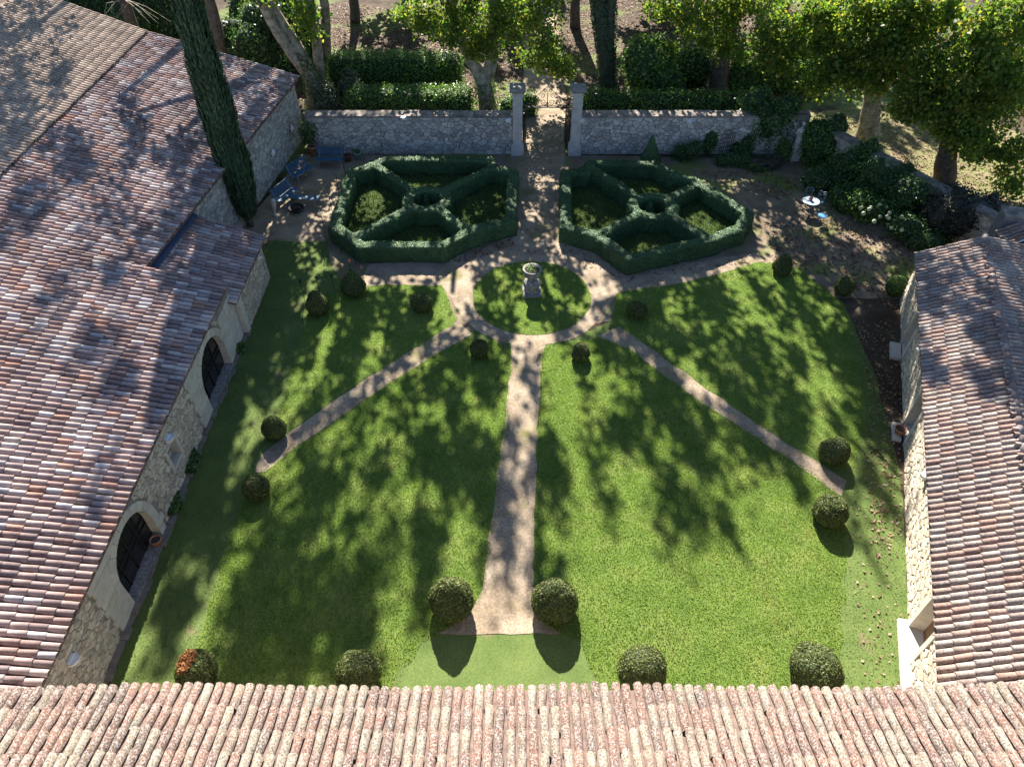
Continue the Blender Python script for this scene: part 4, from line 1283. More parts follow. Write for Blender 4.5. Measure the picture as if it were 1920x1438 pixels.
# ------------------------------------------------------------------ topiary
def topiary(pc, wpx, hpx, shape, label, seed, dead=False, mats=('yew_core', 'yew_leaf'), base_h=None, leaves=2600, lsize=0.055, group=None, raw=None):
    """pc: pixel centre, wpx/hpx: size in photo pixels. shape: ball, drop, egg, cone, bun"""
    rr = np.random.default_rng(seed)
    g = P(*pc)
    x_, y_, dep = proj(g)
    rad = wpx / 2 / FPX * dep * 0.97
    hf = {'ball': 1.92, 'drop': 2.3, 'egg': 2.4, 'cone': 3.0, 'bun': 1.45}[shape]
    hgt = rad * hf
    g = P(pc[0], pc[1], hgt * 0.47)
    base = Vector((g.x, g.y, 0))
    rings, sg = 26, 36
    V = []
    for i in range(rings + 1):
        f = i / rings
        if shape == 'cone':
            r_ = rad * (math.sin(min(f / 0.14, 1) * math.pi / 2) * 0.5 + 0.5) * (1 - max(0, f - 0.08) / 0.92) ** 0.85 + 0.02 * (1 - f)
        elif shape in ('drop', 'egg'):
            m_ = 0.42 if shape == 'drop' else 0.33
            if f < m_: r_ = rad * math.sqrt(max(0.0, 1 - ((m_ - f) / (m_ * 1.06)) ** 2))
            else:
                q = (f - m_) / (1 - m_)
                r_ = rad * (0.45 * math.sqrt(max(0, 1 - q * q)) + 0.55 * (1 - q) ** 0.9) if shape == 'egg' else rad * (0.5 * math.sqrt(max(0, 1 - q * q)) + 0.5 * (1 - q) ** 0.9)
        else:
            r_ = rad * math.sqrt(max(0.0, 1 - ((f - 0.46) / 0.545) ** 2))
        r_ = 0.0005 if i == rings else max(r_, 0.004)
        for k in range(sg):
            w = 2 * math.pi * k / sg
            V.append((base.x + r_ * math.cos(w), base.y + r_ * math.sin(w), hgt * f))
    F = [(i * sg + k, i * sg + (k + 1) % sg, (i + 1) * sg + (k + 1) % sg, (i + 1) * sg + k) for i in range(rings) for k in range(sg)]
    me = np_mesh('topiary', np.array(V), np.array(F))
    kx, ky_, kz = 1 + rr.normal() * 0.035, 1 + rr.normal() * 0.035, 1 + rr.normal() * 0.03
    for v in me.vertices:
        v.co = Vector((base.x + (v.co.x - base.x) * kx + v.co.z * 0.04 * math.sin(seed), base.y + (v.co.y - base.y) * ky_, v.co.z * kz))
    me.update()
    displace(me, 0.11 * rad, 1.5 / max(rad, 0.3), 0.05 * rad, 9, seed)
    pts, nr = scatter(me, leaves, rr, 0.03)
    sel = None
    if dead:
        dv = np.array((-0.25, 0.12, 0.95)); dv /= np.linalg.norm(dv)
        sel = ((pts - np.array(base) - np.array((0, 0, hgt * .45))) @ dv) > 0.985 * rad
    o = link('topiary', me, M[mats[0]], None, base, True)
    o.name = 'topiary_' + {'ball': 'ball', 'drop': 'ball', 'egg': 'egg', 'cone': 'cone', 'bun': 'ball'}[shape]
    tag(o, label, 'topiary', group)
    off = pts + nr * 0.015
    if sel is not None:
        l2 = leaf_mesh('dead_foliage', np.repeat(off[sel], 3, axis=0) + rr.normal(size=(sel.sum() * 3, 3)) * 0.03 + nr[sel].repeat(3, axis=0) * 0.02, 0.07, rr, nr[sel].repeat(3, axis=0), 1.0)
        link('dead_foliage', l2, M['dead'], o)['kind'] = 'stuff'
        off, nr = off[~sel], nr[~sel]
    lm = leaf_mesh('clipped_leaves', off, lsize, rr, nr, 1.0)
    link('clipped_leaves', lm, M[mats[1]], o)['kind'] = 'stuff'
    return o
G1 = 'clipped yew balls set around the lawns'
T = [((847, 1119), 84, 'drop', 'large pointed yew ball left of the foot of the middle path, nearest the front roof'),
     ((1040, 1122), 84, 'drop', 'large pointed yew ball on the sunny side of the middle path foot'),
     ((670, 1256), 76, 'ball', 'round yew ball at the corner of the plain turf trapezoid, shaded-lawn side'),
     ((367, 1258), 74, 'ball', 'round yew ball with a burnt orange dead patch'),
     ((1204, 1257), 86, 'ball', 'dark yew ball at the sunny corner of the turf trapezoid'),
     ((1530, 1258), 92, 'ball', 'big dark yew ball between the sunny lawn and the white slab'),
     ((481, 914), 46, 'ball', 'small yew ball at the shaded end of the left spoke path'),
     ((513, 801), 44, 'drop', 'small pointed yew ball just above the end of the left spoke path'),
     ((1557, 957), 62, 'ball', 'sunlit yew ball below the end of the right spoke path'),
     ((1565, 845), 53, 'ball', 'shaded yew ball above the end of the right spoke path'),
     ((1583, 537), 35, 'ball', 'small yew ball on the leafy earth between egg yew and house'),
     ((1469, 495), 37, 'egg', 'small egg-shaped yew at the corner of the right parterre path'),
     ((1683, 537), 38, 'ball', 'bright green ball against the corner of the narrow house'),
     ((594, 567), 42, 'egg', 'egg-shaped yew with torches beside it near the lean-to'),
     ((660, 531), 44, 'egg', 'taller egg-shaped yew at the end of the gravel cross path'),
     ((790, 567), 41, 'bun', 'low rounded bun on the lawn beside the gravel ring'),
     ((898, 655), 33, 'ball', 'small dark ball beside the head of the middle path, shaded side'),
     ((1089, 660), 35, 'ball', 'small sun-topped ball beside the head of the middle path'),
     ((1195, 582), 38, 'bun', 'low rounded bun on the lawn right of the gravel ring')]
for k, (c, w, s_, lab) in enumerate(T):
    topiary(c, w, w, s_, lab, 200 + k, dead=(k == 3), leaves=5200 if w > 60 else 2600, group=G1, mats=('laurel_core', 'laurel') if k == 12 else ('yew_core', 'yew_leaf'))
topiary((1222, 283), 40, 0, 'cone', 'clipped dark cone against the foot of the rubble wall', 230, mats=('hedge_core', 'hedge_leaf'), leaves=1500)
topiary((800, 377), 20, 0, 'cone', 'little box cone in the ring of the fenced parterre', 231, mats=('hedge_core', 'hedge_leaf'), leaves=700)
topiary((1219, 391), 22, 0, 'cone', 'little box cone in the ring of the unfenced parterre', 232, mats=('hedge_core', 'hedge_leaf'), leaves=700)

# ------------------------------------------------------------------ stone urn in the round lawn
uc = P(997, 549)
ub = thing('stone_pedestal', 'weathered stone pedestal in the middle of the round lawn', 'pedestal', (uc.x, uc.y, 0))
MB().box((uc.x, uc.y, 0.07), (0.84, 0.84, 0.14), 0.1).build('base_slab', M['old_stone'], ub)
MB().lathe((uc.x, uc.y, 0.14), [(0.34, 0), (0.37, 0.04), (0.33, 0.10), (0.36, 0.22), (0.40, 0.36), (0.38, 0.50), (0.30, 0.58), (0.24, 0.62)], 8).build('drum', M['old_stone'], ub)
un = thing('stone_urn', 'weathered grey stone urn planted with flowers', 'urn', (uc.x, uc.y, 0.755))
MB().lathe((uc.x, uc.y, 0.755), [(0.19, 0), (0.16, 0.05), (0.20, 0.12), (0.34, 0.22), (0.38, 0.36), (0.36, 0.44), (0.44, 0.54), (0.43, 0.58), (0.36, 0.57), (0.30, 0.48), (0.02, 0.47)], 16).build('bowl', M['old_stone'], un, None, True)
MB().lathe((uc.x, uc.y, 1.27), [(0.34, 0), (0.30, 0.03), (0.02, 0.04)], 14).build('soil', M['soil'], un)
rr = np.random.default_rng(77)
pts = np.array((uc.x, uc.y, 1.33)) + rr.normal(size=(150, 3)) * np.array((0.15, 0.15, 0.05))
link('flowers', leaf_mesh('flowers', pts, 0.08, rr), M['laurel'], un)['kind'] = 'stuff'
for k in range(7):
    w = rr.random() * 6.28; r_ = 0.1 + 0.16 * rr.random()
    MB().ball((uc.x + r_ * math.cos(w), uc.y + r_ * math.sin(w), 1.40), 0.03, 6, 4).build('bloom', M['petal'], un)

# ------------------------------------------------------------------ benches, pots and patio things
def bench(c, rz, label, w=1.55, mat='blue', back=True):
    t_ = thing('garden_bench', label, 'bench', (c.x, c.y, 0), 'blue slatted benches on the gravel patio')
    Mx = Matrix.Translation((c.x, c.y, 0)) @ Matrix.Rotation(rz, 4, 'Z')      # local -Y is the front
    for k in range(8):
        MB().box((0, -0.24 + k * 0.066, 0.45 - 0.008 * k), (w, 0.052, 0.022), 0, Mx).build('seat_slat', M[mat], t_)
    if back:
        for k in range(7):
            z = 0.52 + k * 0.066
            MB().box((0, 0.27 + k * 0.024, z), (w, 0.022, 0.052), 0, Mx).build('back_slat', M[mat], t_)
    for s_ in (-1, 1):
        x = s_ * (w / 2 - 0.14)
        MB().tube([Mx @ Vector(q) for q in ((x, -0.26, 0.0), (x, -0.22, 0.44))], 0.022, 5).build('leg', M['pale_blue'], t_)
        MB().tube([Mx @ Vector(q) for q in ((x, 0.34, 0.0), (x, 0.24, 0.43), (x, 0.44, 0.97))] if back else [Mx @ Vector(q) for q in ((x, 0.26, 0.0), (x, 0.22, 0.42))], 0.022, 5).build('leg', M['pale_blue'], t_)
        MB().tube([Mx @ Vector(q) for q in ((x, -0.24, 0.43), (x, 0.24, 0.39))], 0.018, 5).build('rail', M[mat], t_)
b0 = P(621, 312)
bench(Vector((b0.x, b0.y + 0.05, 0)), 0.0, 'blue slatted bench with its back to the rubble wall between pots')
b1 = P(571, 336)
bench(Vector((b1.x - 0.1, b1.y + 0.1, 0)), R(62), 'blue slatted bench against the barn wall nearer the terracotta planter')
b2 = P(545, 378)
bench(Vector((b2.x - 0.1, b2.y, 0)), R(66), 'blue slatted bench against the barn wall beside the low backless bench')
b3 = P(570, 383)
bench(Vector((b3.x, b3.y, 0)), R(-6), 'low backless blue bench beside the fire bowl', 1.75, 'blue', False)
fc = P(557, 396)
fp = thing('fire_bowl', 'dark round fire bowl in front of the backless bench', 'fire bowl', (fc.x, fc.y, 0))
MB().lathe((fc.x, fc.y, 0), [(0.22, 0), (0.36, 0.10), (0.42, 0.22), (0.39, 0.22), (0.30, 0.12), (0.02, 0.10)], 16).build('bowl', M['iron'], fp, None, True)
for k in range(5):
    w = k * 1.3
    MB().tube([(fc.x + 0.2 * math.cos(w), fc.y + 0.2 * math.sin(w), 0.15), (fc.x - 0.18 * math.cos(w + .4), fc.y - 0.18 * math.sin(w + .4), 0.22)], 0.035, 6).build('log', M['dark_wood'], fp)
def pot(c, r, h, mat, label, taper=0.7, cat='pot'):
    t_ = thing('plant_pot', label, cat, (c.x, c.y, c.z))
    MB().lathe(c, [(r * taper, 0), (r * 0.97, h * 0.82), (r * 1.06, h * 0.83), (r * 1.08, h), (r * 0.95, h), (r * 0.9, h * 0.84), (0.02, h * 0.8)], 18).build('pot', M[mat], t_, None, True)
    MB().lathe((c.x, c.y, c.z + h * 0.83), [(r * 0.88, 0), (r * 0.7, 0.02), (0.02, 0.03)], 12).build('soil', M['soil'], t_)
    return t_
def bush_leaves(t_, c, rad, n, size, mat, rr, name='foliage'):
    p = rr.normal(size=(n, 3))
    p = p / np.linalg.norm(p, axis=1)[:, None] * (rr.random(n) ** 0.4)[:, None]
    C = np.array(c) + p * np.array(rad)
    link(name, leaf_mesh(name, C, size, rr, p + np.array((0, 0, 0.3)), 1.0), M[mat], t_)['kind'] = 'stuff'
rr = np.random.default_rng(9)
pc_ = P(589, 292)
t_ = pot(Vector((pc_.x, pc_.y, 0)), 0.27, 0.62, 'terracotta', 'tall terracotta pot with a bushy shrub in the wall corner')
bush_leaves(t_, (pc_.x - 0.1, pc_.y + 0.05, 1.45), (0.6, 0.45, 0.85), 700, 0.12, 'ivy', rr)
MB().tube([(pc_.x, pc_.y, 0.5), (pc_.x - 0.05, pc_.y, 1.6)], [0.035, 0.015], 6).build('stem', M['bark_dark'], t_)
pc_ = P(653, 303)
t_ = pot(Vector((pc_.x, pc_.y, 0)), 0.22, 0.42, 'red_pot', 'dark red glazed pot at the end of the wall bench')
bush_leaves(t_, (pc_.x, pc_.y, 0.44), (0.18, 0.18, 0.08), 90, 0.07, 'dusky_leaf', rr)
pc_ = P(672, 299)
t_ = pot(Vector((pc_.x, pc_.y, 0)), 0.22, 0.45, 'green_pot', 'pale green glazed pot with low green plant')
bush_leaves(t_, (pc_.x, pc_.y, 0.52), (0.22, 0.22, 0.14), 200, 0.07, 'laurel', rr)
pc_ = P(298, 1022)
t_ = pot(Vector((pc_.x, pc_.y, 0.0)), 0.17, 0.36, 'terracotta', 'empty terracotta pot beside the near arched window')
pc_ = P(1683, 815)
t_ = pot(Vector((pc_.x, pc_.y, 0)), 0.2, 0.36, 'terracotta', 'wide terracotta pot among fallen leaves by the house wall')
# leaning stone baluster by the cypress
sb = P(516, 405)
t_ = thing('stone_baluster', 'slim pale stone baluster leaning by the cypress', 'post', (sb.x, sb.y, 0))
Mx = Matrix.Translation((sb.x, sb.y, 0)) @ Matrix.Rotation(0.12, 4, 'Y') @ Matrix.Translation((-sb.x, -sb.y, 0))
mb = MB().lathe((sb.x, sb.y, 0), [(0.10, 0), (0.07, 0.06), (0.06, 0.25), (0.11, 0.55), (0.13, 0.75), (0.09, 0.82), (0.14, 0.86), (0.14, 0.95), (0.03, 0.97)], 12)
mb.v = [tuple(Mx @ Vector(v)) for v in mb.v]
mb.build('shaft', M['pier'], t_, None, True)
MB().box((sb.x, sb.y, 0.02), (0.24, 0.24, 0.05)).build('foot', M['old_stone'], t_)

# iron fence round the bench side of the parterre
fpts = [loopL[0], loopL[-1], loopL[-2], loopL[-3]]
cc = Z5(916, 513)
fpts = [Vector((p.x, p.y, 0)) + (Vector((p.x - cc.x, p.y - cc.y, 0)).normalized() * 0.52) for p in fpts]
fence = thing('iron_fence', 'thin black iron fence hugging the bench side of the parterre', 'fence', fpts[1])
for i, (a, b_) in enumerate(zip(fpts[:-1], fpts[1:])):
    L = (b_ - a).length
    n = max(2, int(L / 1.5))
    for k in range(n + (1 if i == 2 else 0)):
        q = a.lerp(b_, k / n)
        MB().tube([q, q + Vector((0, 0, 1.5))], 0.016, 5).build('post', M['iron'], fence)
        MB().ball(q + Vector((0, 0, 1.52)), 0.03, 6, 4).build('post_knob', M['iron'], fence)
    for z in ((0.95, 1.08, 1.2, 1.32, 1.42) if i != 1 else (0.9, 1.3)):
        MB().tube([a + Vector((0, 0, z)), b_ + Vector((0, 0, z))], 0.009 if i != 1 else 0.005, 4).build('rail', M['iron'], fence)
# garden torches on sticks
for k, (a, b_, lab) in enumerate(((572, 566, 'garden torch on a thin stick left of the nearer egg yew'), (602, 560, 'garden torch just behind the nearer egg yew'), (629, 556, 'garden torch between the two egg yews'), (645, 537, 'garden torch beside the taller egg yew, lean-to side'), (662, 528, 'garden torch behind the tip of the taller egg yew'), (684, 540, 'garden torch beside the taller egg yew, path side'))):
    q = P(a, b_)
    t_ = thing('garden_torch', lab, 'torch', (q.x, q.y, 0), 'garden torches by the egg yews')
    MB().tube([(q.x, q.y, 0), (q.x + 0.01, q.y, 1.05)], 0.012, 5).build('stick', M['iron'], t_)
    MB().lathe((q.x + 0.01, q.y, 1.05), [(0.035, 0), (0.075, 0.16), (0.065, 0.17), (0.02, 0.10)], 8).build('burner', M['terracotta'] if k > 2 else M['dark_wood'], t_)

# ------------------------------------------------------------------ statue, table and chairs
sp = P(1487, 300)
t_ = thing('statue_plinth', 'white stone plinth under the draped statue', 'plinth', (sp.x, sp.y, 0))
MB().box((sp.x, sp.y, 0.36), (0.50, 0.46, 0.72), 0.12).build('block', M['pier'], t_)
MB().box((sp.x, sp.y, 0.76), (0.58, 0.54, 0.08), 0.12).build('cornice', M['pier'], t_)
mb = MB()
sx, sy, sz = sp.x, sp.y, 0.80
mb.lathe((sx, sy, sz), [(0.24, 0), (0.22, 0.1), (0.20, 0.45), (0.18, 0.72), (0.165, 0.80), (0.185, 0.98), (0.19, 1.08), (0.10, 1.15), (0.065, 1.20), (0.06, 1.25)], 14)
mb.ball((sx, sy - 0.02, sz + 1.35), (0.095, 0.11, 0.13), 12, 8)
mb.ball((sx, sy + 0.04, sz + 1.37), (0.10, 0.09, 0.11), 10, 6)
mb.tube([(sx - 0.18, sy, sz + 1.08), (sx - 0.27, sy - 0.03, sz + 0.82), (sx - 0.14, sy - 0.20, sz + 0.74), (sx - 0.04, sy - 0.22, sz + 0.78)], [0.07, 0.06, 0.05, 0.045], 8)
mb.tube([(sx + 0.18, sy, sz + 1.08), (sx + 0.28, sy - 0.02, sz + 0.82), (sx + 0.20, sy - 0.16, sz + 0.62), (sx + 0.16, sy - 0.2, sz + 0.55)], [0.07, 0.06, 0.05, 0.045], 8)
for k in range(9):                                     # folds of the drapery
    w = -2.8 + k * 0.32
    mb.tube([(sx + 0.20 * math.cos(w), sy + 0.20 * math.sin(w), sz + 0.02), (sx + 0.19 * math.cos(w + .08), sy + 0.19 * math.sin(w + .08), sz + 0.42), (sx + 0.14 * math.cos(w + .25), sy + 0.14 * math.sin(w + .25), sz + 0.84)], [0.045, 0.04, 0.03], 6)
mb.tube([(sx - 0.17, sy - 0.12, sz + 0.95), (sx, sy - 0.19, sz + 0.80), (sx + 0.19, sy - 0.08, sz + 0.66), (sx + 0.16, sy + 0.12, sz + 0.7)], 0.045, 6)
me = remesh(mb.mesh(), 0.02, 2)
tag(link('statue', me, M['statue'], None, (sp.x, sp.y, 0.80), True), 'draped standing stone statue before the ivy corner', 'statue')
tb = P(1516, 402)
tx, ty = tb.x - 0.05, tb.y + 0.1
t_ = thing('bistro_table', 'round pale blue metal bistro table with a pot on it', 'table', (tx, ty, 0))
MB().lathe((tx, ty, 0.70), [(0.42, 0), (0.44, 0.01), (0.44, 0.03), (0.42, 0.035), (0.02, 0.036)], 24).build('table_top', M['pale_blue'], t_)
for k in range(3):
    w = k * 2.094
    MB().tube([(tx + 0.32 * math.cos(w), ty + 0.32 * math.sin(w), 0), (tx + 0.08 * math.cos(w + .3), ty + 0.08 * math.sin(w + .3), 0.4), (tx + 0.3 * math.cos(w + .5), ty + 0.3 * math.sin(w + .5), 0.70)], 0.014, 5).build('leg', M['blue'], t_)
t2 = pot(Vector((tx, ty + 0.05, 0.736)), 0.09, 0.17, 'terracotta', 'little terracotta pot on the round bistro table')
bush_leaves(t2, (tx, ty + 0.05, 0.93), (0.09, 0.09, 0.06), 40, 0.05, 'dusky_leaf', rr)
def chair(c, rz, label, mat):
    t_ = thing('wire_chair', label, 'chair', (c.x, c.y, 0))
    Mx = Matrix.Translation((c.x, c.y, 0)) @ Matrix.Rotation(rz, 4, 'Z')
    mb = MB().lathe((0, 0, 0.44), [(0.20, 0), (0.215, 0.01), (0.215, 0.03), (0.02, 0.035)], 18)
    mb.v = [tuple(Mx @ Vector(v)) for v in mb.v]
    mb.build('seat', M[mat], t_)
    for a, b_ in ((-1, -1), (1, -1), (1, 1), (-1, 1)):
        MB().tube([Mx @ Vector((a * 0.14, b_ * 0.14, 0.44)), Mx @ Vector((a * 0.2, b_ * 0.22, 0.0))], 0.011, 5).build('leg', M['pale_blue'], t_)
    heart = [(0, 0.46), (-0.17, 0.60), (-0.21, 0.80), (-0.14, 0.93), (-0.04, 0.90), (0, 0.82), (0.04, 0.90), (0.14, 0.93), (0.21, 0.80), (0.17, 0.60), (0, 0.46)]
    MB().tube([Mx @ Vector((x, 0.20 + 0.08 * (z - 0.46), z)) for x, z in heart], 0.012, 5, False).build('heart_back', M['pale_blue'], t_)
    for s_ in (-1, 1):
        MB().tube([Mx @ Vector((s_ * 0.10 + q[0] - 0, 0.225, q[2])) for q in scroll((0, 0, 0.74), 0.08, 1.2, 0, s_)], 0.008, 4).build('scroll', M['pale_blue'], t_)
chair(Vector((tx + 0.62, ty + 0.42, 0)), R(-40), 'blue wire heart-backed chair tucked behind the bistro table', 'blue')
chair(Vector((tx + 0.18, ty + 0.78, 0)), R(-10), 'second wire chair with a heart-shaped back beyond the bistro table', 'blue')
q = P(1537, 419)
t_ = thing('metal_stool', 'bright blue round metal stool in front of the bistro table', 'stool', (q.x, q.y, 0))
MB().lathe((q.x, q.y, 0.44), [(0.20, 0), (0.23, 0.01), (0.23, 0.03), (0.02, 0.036)], 20).build('seat', M['bright_blue'], t_)
for k in range(4):
    w = k * math.pi / 2 + .5
    MB().tube([(q.x + 0.13 * math.cos(w), q.y + 0.13 * math.sin(w), 0.44), (q.x + 0.2 * math.cos(w), q.y + 0.2 * math.sin(w), 0)], 0.012, 5).build('leg', M['pale_blue'], t_)

# ------------------------------------------------------------------ shrubs, hedges, ivy
def shrub(c, rad, label, seed, mats=('laurel_core', 'laurel'), leaves=2500, size=0.11, name='shrub', cat='shrub', lumps=7, group=None, flat=0.85):
    """uneven bush: several lobes grown together, leaves over and through them"""
    rr = np.random.default_rng(seed)
    mb = MB()
    rx, ry, rz = rad
    base = Vector((c[0], c[1], c[2] if len(c) > 2 else 0))
    mb.ball(base + Vector((0, 0, rz * 0.45)), (rx * .62, ry * .62, rz * .5), 14, 9)
    for k in range(lumps):
        w = rr.random() * 6.28
        f = 0.35 + 0.3 * rr.random()
        mb.ball(base + Vector((math.cos(w) * rx * .55, math.sin(w) * ry * .55, rz * (0.3 + 0.6 * rr.random()))), (rx * f * .72, ry * f * .72, rz * f * .6), 10, 7)
    for i, v in enumerate(mb.v):
        if v[2] < base.z: mb.v[i] = (v[0], v[1], base.z)
    me = mb.mesh()
    displace(me, 0.22 * min(rx, rz), 1.6, 0.12 * min(rx, rz, 1), 5, seed)
    pts, nr = scatter(me, int(leaves * 1.9), rr, base.z + 0.02)
    t_ = thing(name, label, cat, base, group)
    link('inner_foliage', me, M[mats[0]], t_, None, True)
    pts = pts + nr * (rr.random(len(pts)) ** 1.6 * 0.34 * min(rx, rz, 1.1))[:, None] + rr.normal(size=pts.shape) * 0.07 * min(rx, rz, 1.0)
    link('foliage', leaf_mesh('foliage', pts, size, rr, nr + np.array((0, 0, 0.4)), 1.1), M[mats[1]], t_)['kind'] = 'stuff'
    return t_
def long_hedge(a, b_, w, h, label, seed, leaves=9000, size=0.12, mats=('laurel_core', 'laurel'), top_amp=0.1):
    rr = np.random.default_rng(seed)
    a, b_ = Vector((a[0], a[1], 0)), Vector((b_[0], b_[1], 0))
    d = (b_ - a); L = d.length; d.normalize(); n = Vector((-d.y, d.x, 0))
    mb = MB()
    mb.hexa([a - n * w / 2, b_ - n * w / 2, b_ + n * w / 2, a + n * w / 2] + [p + Vector((0, 0, h)) for p in (a - n * w * .45, b_ - n * w * .45, b_ + n * w * .45, a + n * w * .45)])
    me = remesh(mb.mesh(), 0.16, 2)
    displace(me, 0.16, 0.8, top_amp, 2.6, seed)
    pts, nr = scatter(me, int(leaves * 1.5), rr, 0.03)
    t_ = thing('hedge', label, 'hedge', a.lerp(b_, 0.5))
    link('inner_foliage', me, M[mats[0]], t_, None, True)
    pts = pts + nr * (rr.random(len(pts)) ** 2 * 0.32)[:, None] + rr.normal(size=pts.shape) * 0.06
    link('foliage', leaf_mesh('foliage', pts, size, rr, nr + np.array((0, 0, 0.5)), 1.1), M[mats[1]], t_)['kind'] = 'stuff'
def hp(pxx, pyy, h):
    q = P(pxx, pyy, h); return (q.x, q.y)
long_hedge(hp(655, 178, 1.5), hp(880, 180, 1.5), 1.5, 1.75, 'dense green laurel hedge just behind the bench-side garden wall', 301)
long_hedge(hp(620, 112, 2.0), hp(858, 112, 2.0), 1.8, 2.2, 'taller laurel hedge a row behind the wall, leafy on top', 302, 10000)
long_hedge(hp(1105, 192, 1.2), hp(1390, 198, 1.2), 1.0, 1.75, 'low hedge behind the climber-clad wall', 303, 8000)
long_hedge(hp(1375, 118, 1.8), hp(1565, 122, 1.8), 1.2, 2.0, 'thin yellow-green hedge standing in leaf litter beyond the wall', 304, 6500)
long_hedge(hp(1000, 190, 0.8), hp(940, 200, 0.8), 0.8, 1.2, 'short bright shrub row behind the bench-side gate pier', 305, 1600)
S = [((608, 185), 1.4, (0.9, 0.8, 1.7), 'silver-grey bush where the wall meets the tree clump', ('laurel_core', 'grey_leaf'), 1800, 0.11),
     ((655, 165), 1.4, (0.8, 0.7, 2.0), 'second silver-grey bush beside the laurel hedge', ('laurel_core', 'grey_leaf'), 1500, 0.11),
     ((1225, 125), 2.2, (2.0, 1.8, 3.6), 'rounded broad-leaved tree-shrub with blue-green leaves beyond the wall', ('laurel_core', 'laurel'), 6000, 0.16),
     ((1300, 95), 2.2, (1.5, 1.3, 2.6), 'lighter broad-leaved shrub beside the rounded one', ('laurel_core', 'laurel'), 2500, 0.16),
     ((1100, 190), 1.0, (0.9, 0.8, 1.6), 'bright bush behind the climber-side gate pier', ('laurel_core', 'laurel'), 1300, 0.12),
     ((445, 95), 2.5, (3.6, 2.5, 4.6), 'big dark evergreen thicket behind the barn gable', ('laurel_core', 'ivy'), 5000, 0.17),
     ((520, 60), 2.2, (3.0, 2.5, 4.2), 'dark evergreen thicket behind the leaning plane trunks', ('laurel_core', 'ivy'), 4000, 0.17),
     ((300, 20), 3.0, (4.0, 3.0, 5.5), 'tall dark thicket beyond the upper roof', ('laurel_core', 'ivy'), 4500, 0.2),
     ((180, -20), 3.0, (4.0, 3.0, 5.5), 'dark thicket beyond the roof ridge', ('laurel_core', 'ivy'), 3000, 0.2),
     ((485, 115), 1.5, (1.3, 1.0, 2.4), 'grey-green bush at the barn corner', ('laurel_core', 'grey_leaf'), 1500, 0.12),
     ((1442, 232), 1.6, (1.75, 0.85, 3.1), 'large dark ivy mound swallowing the end of the rubble wall', ('laurel_core', 'ivy'), 5200, 0.11),
     ((1400, 235), 1.9, (0.8, 0.45, 0.9), 'ivy tuft spilling over the wall coping', ('laurel_core', 'ivy'), 900, 0.10),
     ((1545, 262), 1.5, (1.6, 1.1, 2.3), 'sun-flecked ivy mound behind the statue', ('laurel_core', 'laurel'), 3200, 0.10),
     ((1600, 305), 1.4, (1.5, 0.8, 2.2), 'bright climbing vine over the broken side wall', ('laurel_core', 'laurel'), 2600, 0.10),
     ((1665, 345), 1.3, (1.6, 1.1, 2.3), 'dark green climber on the side wall beyond the hydrangeas', ('laurel_core', 'ivy'), 3200, 0.10),
     ((1700, 375), 1.0, (1.1, 0.9, 1.9), 'shady ivy clump at the end of the side wall', ('laurel_core', 'ivy'), 1800, 0.10),
     ((1810, 400), 1.2, (2.1, 1.5, 2.2), 'loose dusky purple-green shrub behind the narrow house', ('dusky_leaf', 'dusky_leaf'), 4200, 0.12),
     ((1545, 345), 0.5, (1.3, 0.8, 1.0), 'dark low shrub behind the wire chairs', ('laurel_core', 'ivy'), 1800, 0.09),
     ((1590, 375), 0.5, (1.0, 0.7, 1.0), 'leafy low shrub beside the hydrangeas', ('laurel_core', 'ivy'), 1300, 0.09),
     ((1330, 272), 0.6, (0.42, 0.35, 1.5), 'upright dark shrub against the rubble wall', ('laurel_core', 'ivy'), 800, 0.08),
     ((1290, 288), 0.4, (0.9, 0.45, 0.8), 'low dark shrub beside the clipped cone', ('laurel_core', 'ivy'), 1100, 0.08),
     ((1375, 298), 0.35, (1.1, 0.5, 0.6), 'spreading ground shrub at the wall foot below the trellis', ('laurel_core', 'ivy'), 1300, 0.08),
     ((1440, 305), 0.3, (0.9, 0.5, 0.55), 'bronze-tinged low shrub near the statue plinth', ('dusky_leaf', 'dusky_leaf'), 900, 0.08),
     ((1425, 316), 0.1, (0.9, 0.35, 0.22), 'bright green tuft edging the wall bed', ('laurel_core', 'laurel'), 800, 0.07),
     ((1470, 283), 0.7, (0.45, 0.4, 1.3), 'yellow-green climber hanging beside the statue', ('laurel_core', 'laurel'), 900, 0.09),
     ((1700, 425), 0.5, (1.4, 0.9, 1.0), 'dark groundcover mound at the foot of the side wall', ('laurel_core', 'ivy'), 1700, 0.09),
     ((1740, 450), 0.4, (1.2, 0.8, 0.8), 'dark groundcover beside the narrow house gable', ('laurel_core', 'ivy'), 1200, 0.09),
     ((362, 868), 0.1, (0.24, 0.7, 0.32), 'small green weed clump at the foot of the barn niche', ('laurel_core', 'laurel'), 400, 0.07),
     ((330, 945), 0.1, (0.20, 0.6, 0.28), 'small green weed clump near the near arched window', ('laurel_core', 'laurel'), 300, 0.07),
     ((452, 652), 0.1, (0.2, 0.4, 0.25), 'small green weed clump by the far arched window', ('laurel_core', 'laurel'), 250, 0.07)]
for k, (c, h, rad, lab, mats, nl, sz_) in enumerate(S):
    q = P(c[0], c[1], h)
    y_ = q.y
    shrub((q.x, q.y), rad, lab, 400 + k, mats, nl, sz_, name='ivy' if 'ivy' in lab else 'shrub', cat='ivy' if 'ivy' in lab else 'shrub')
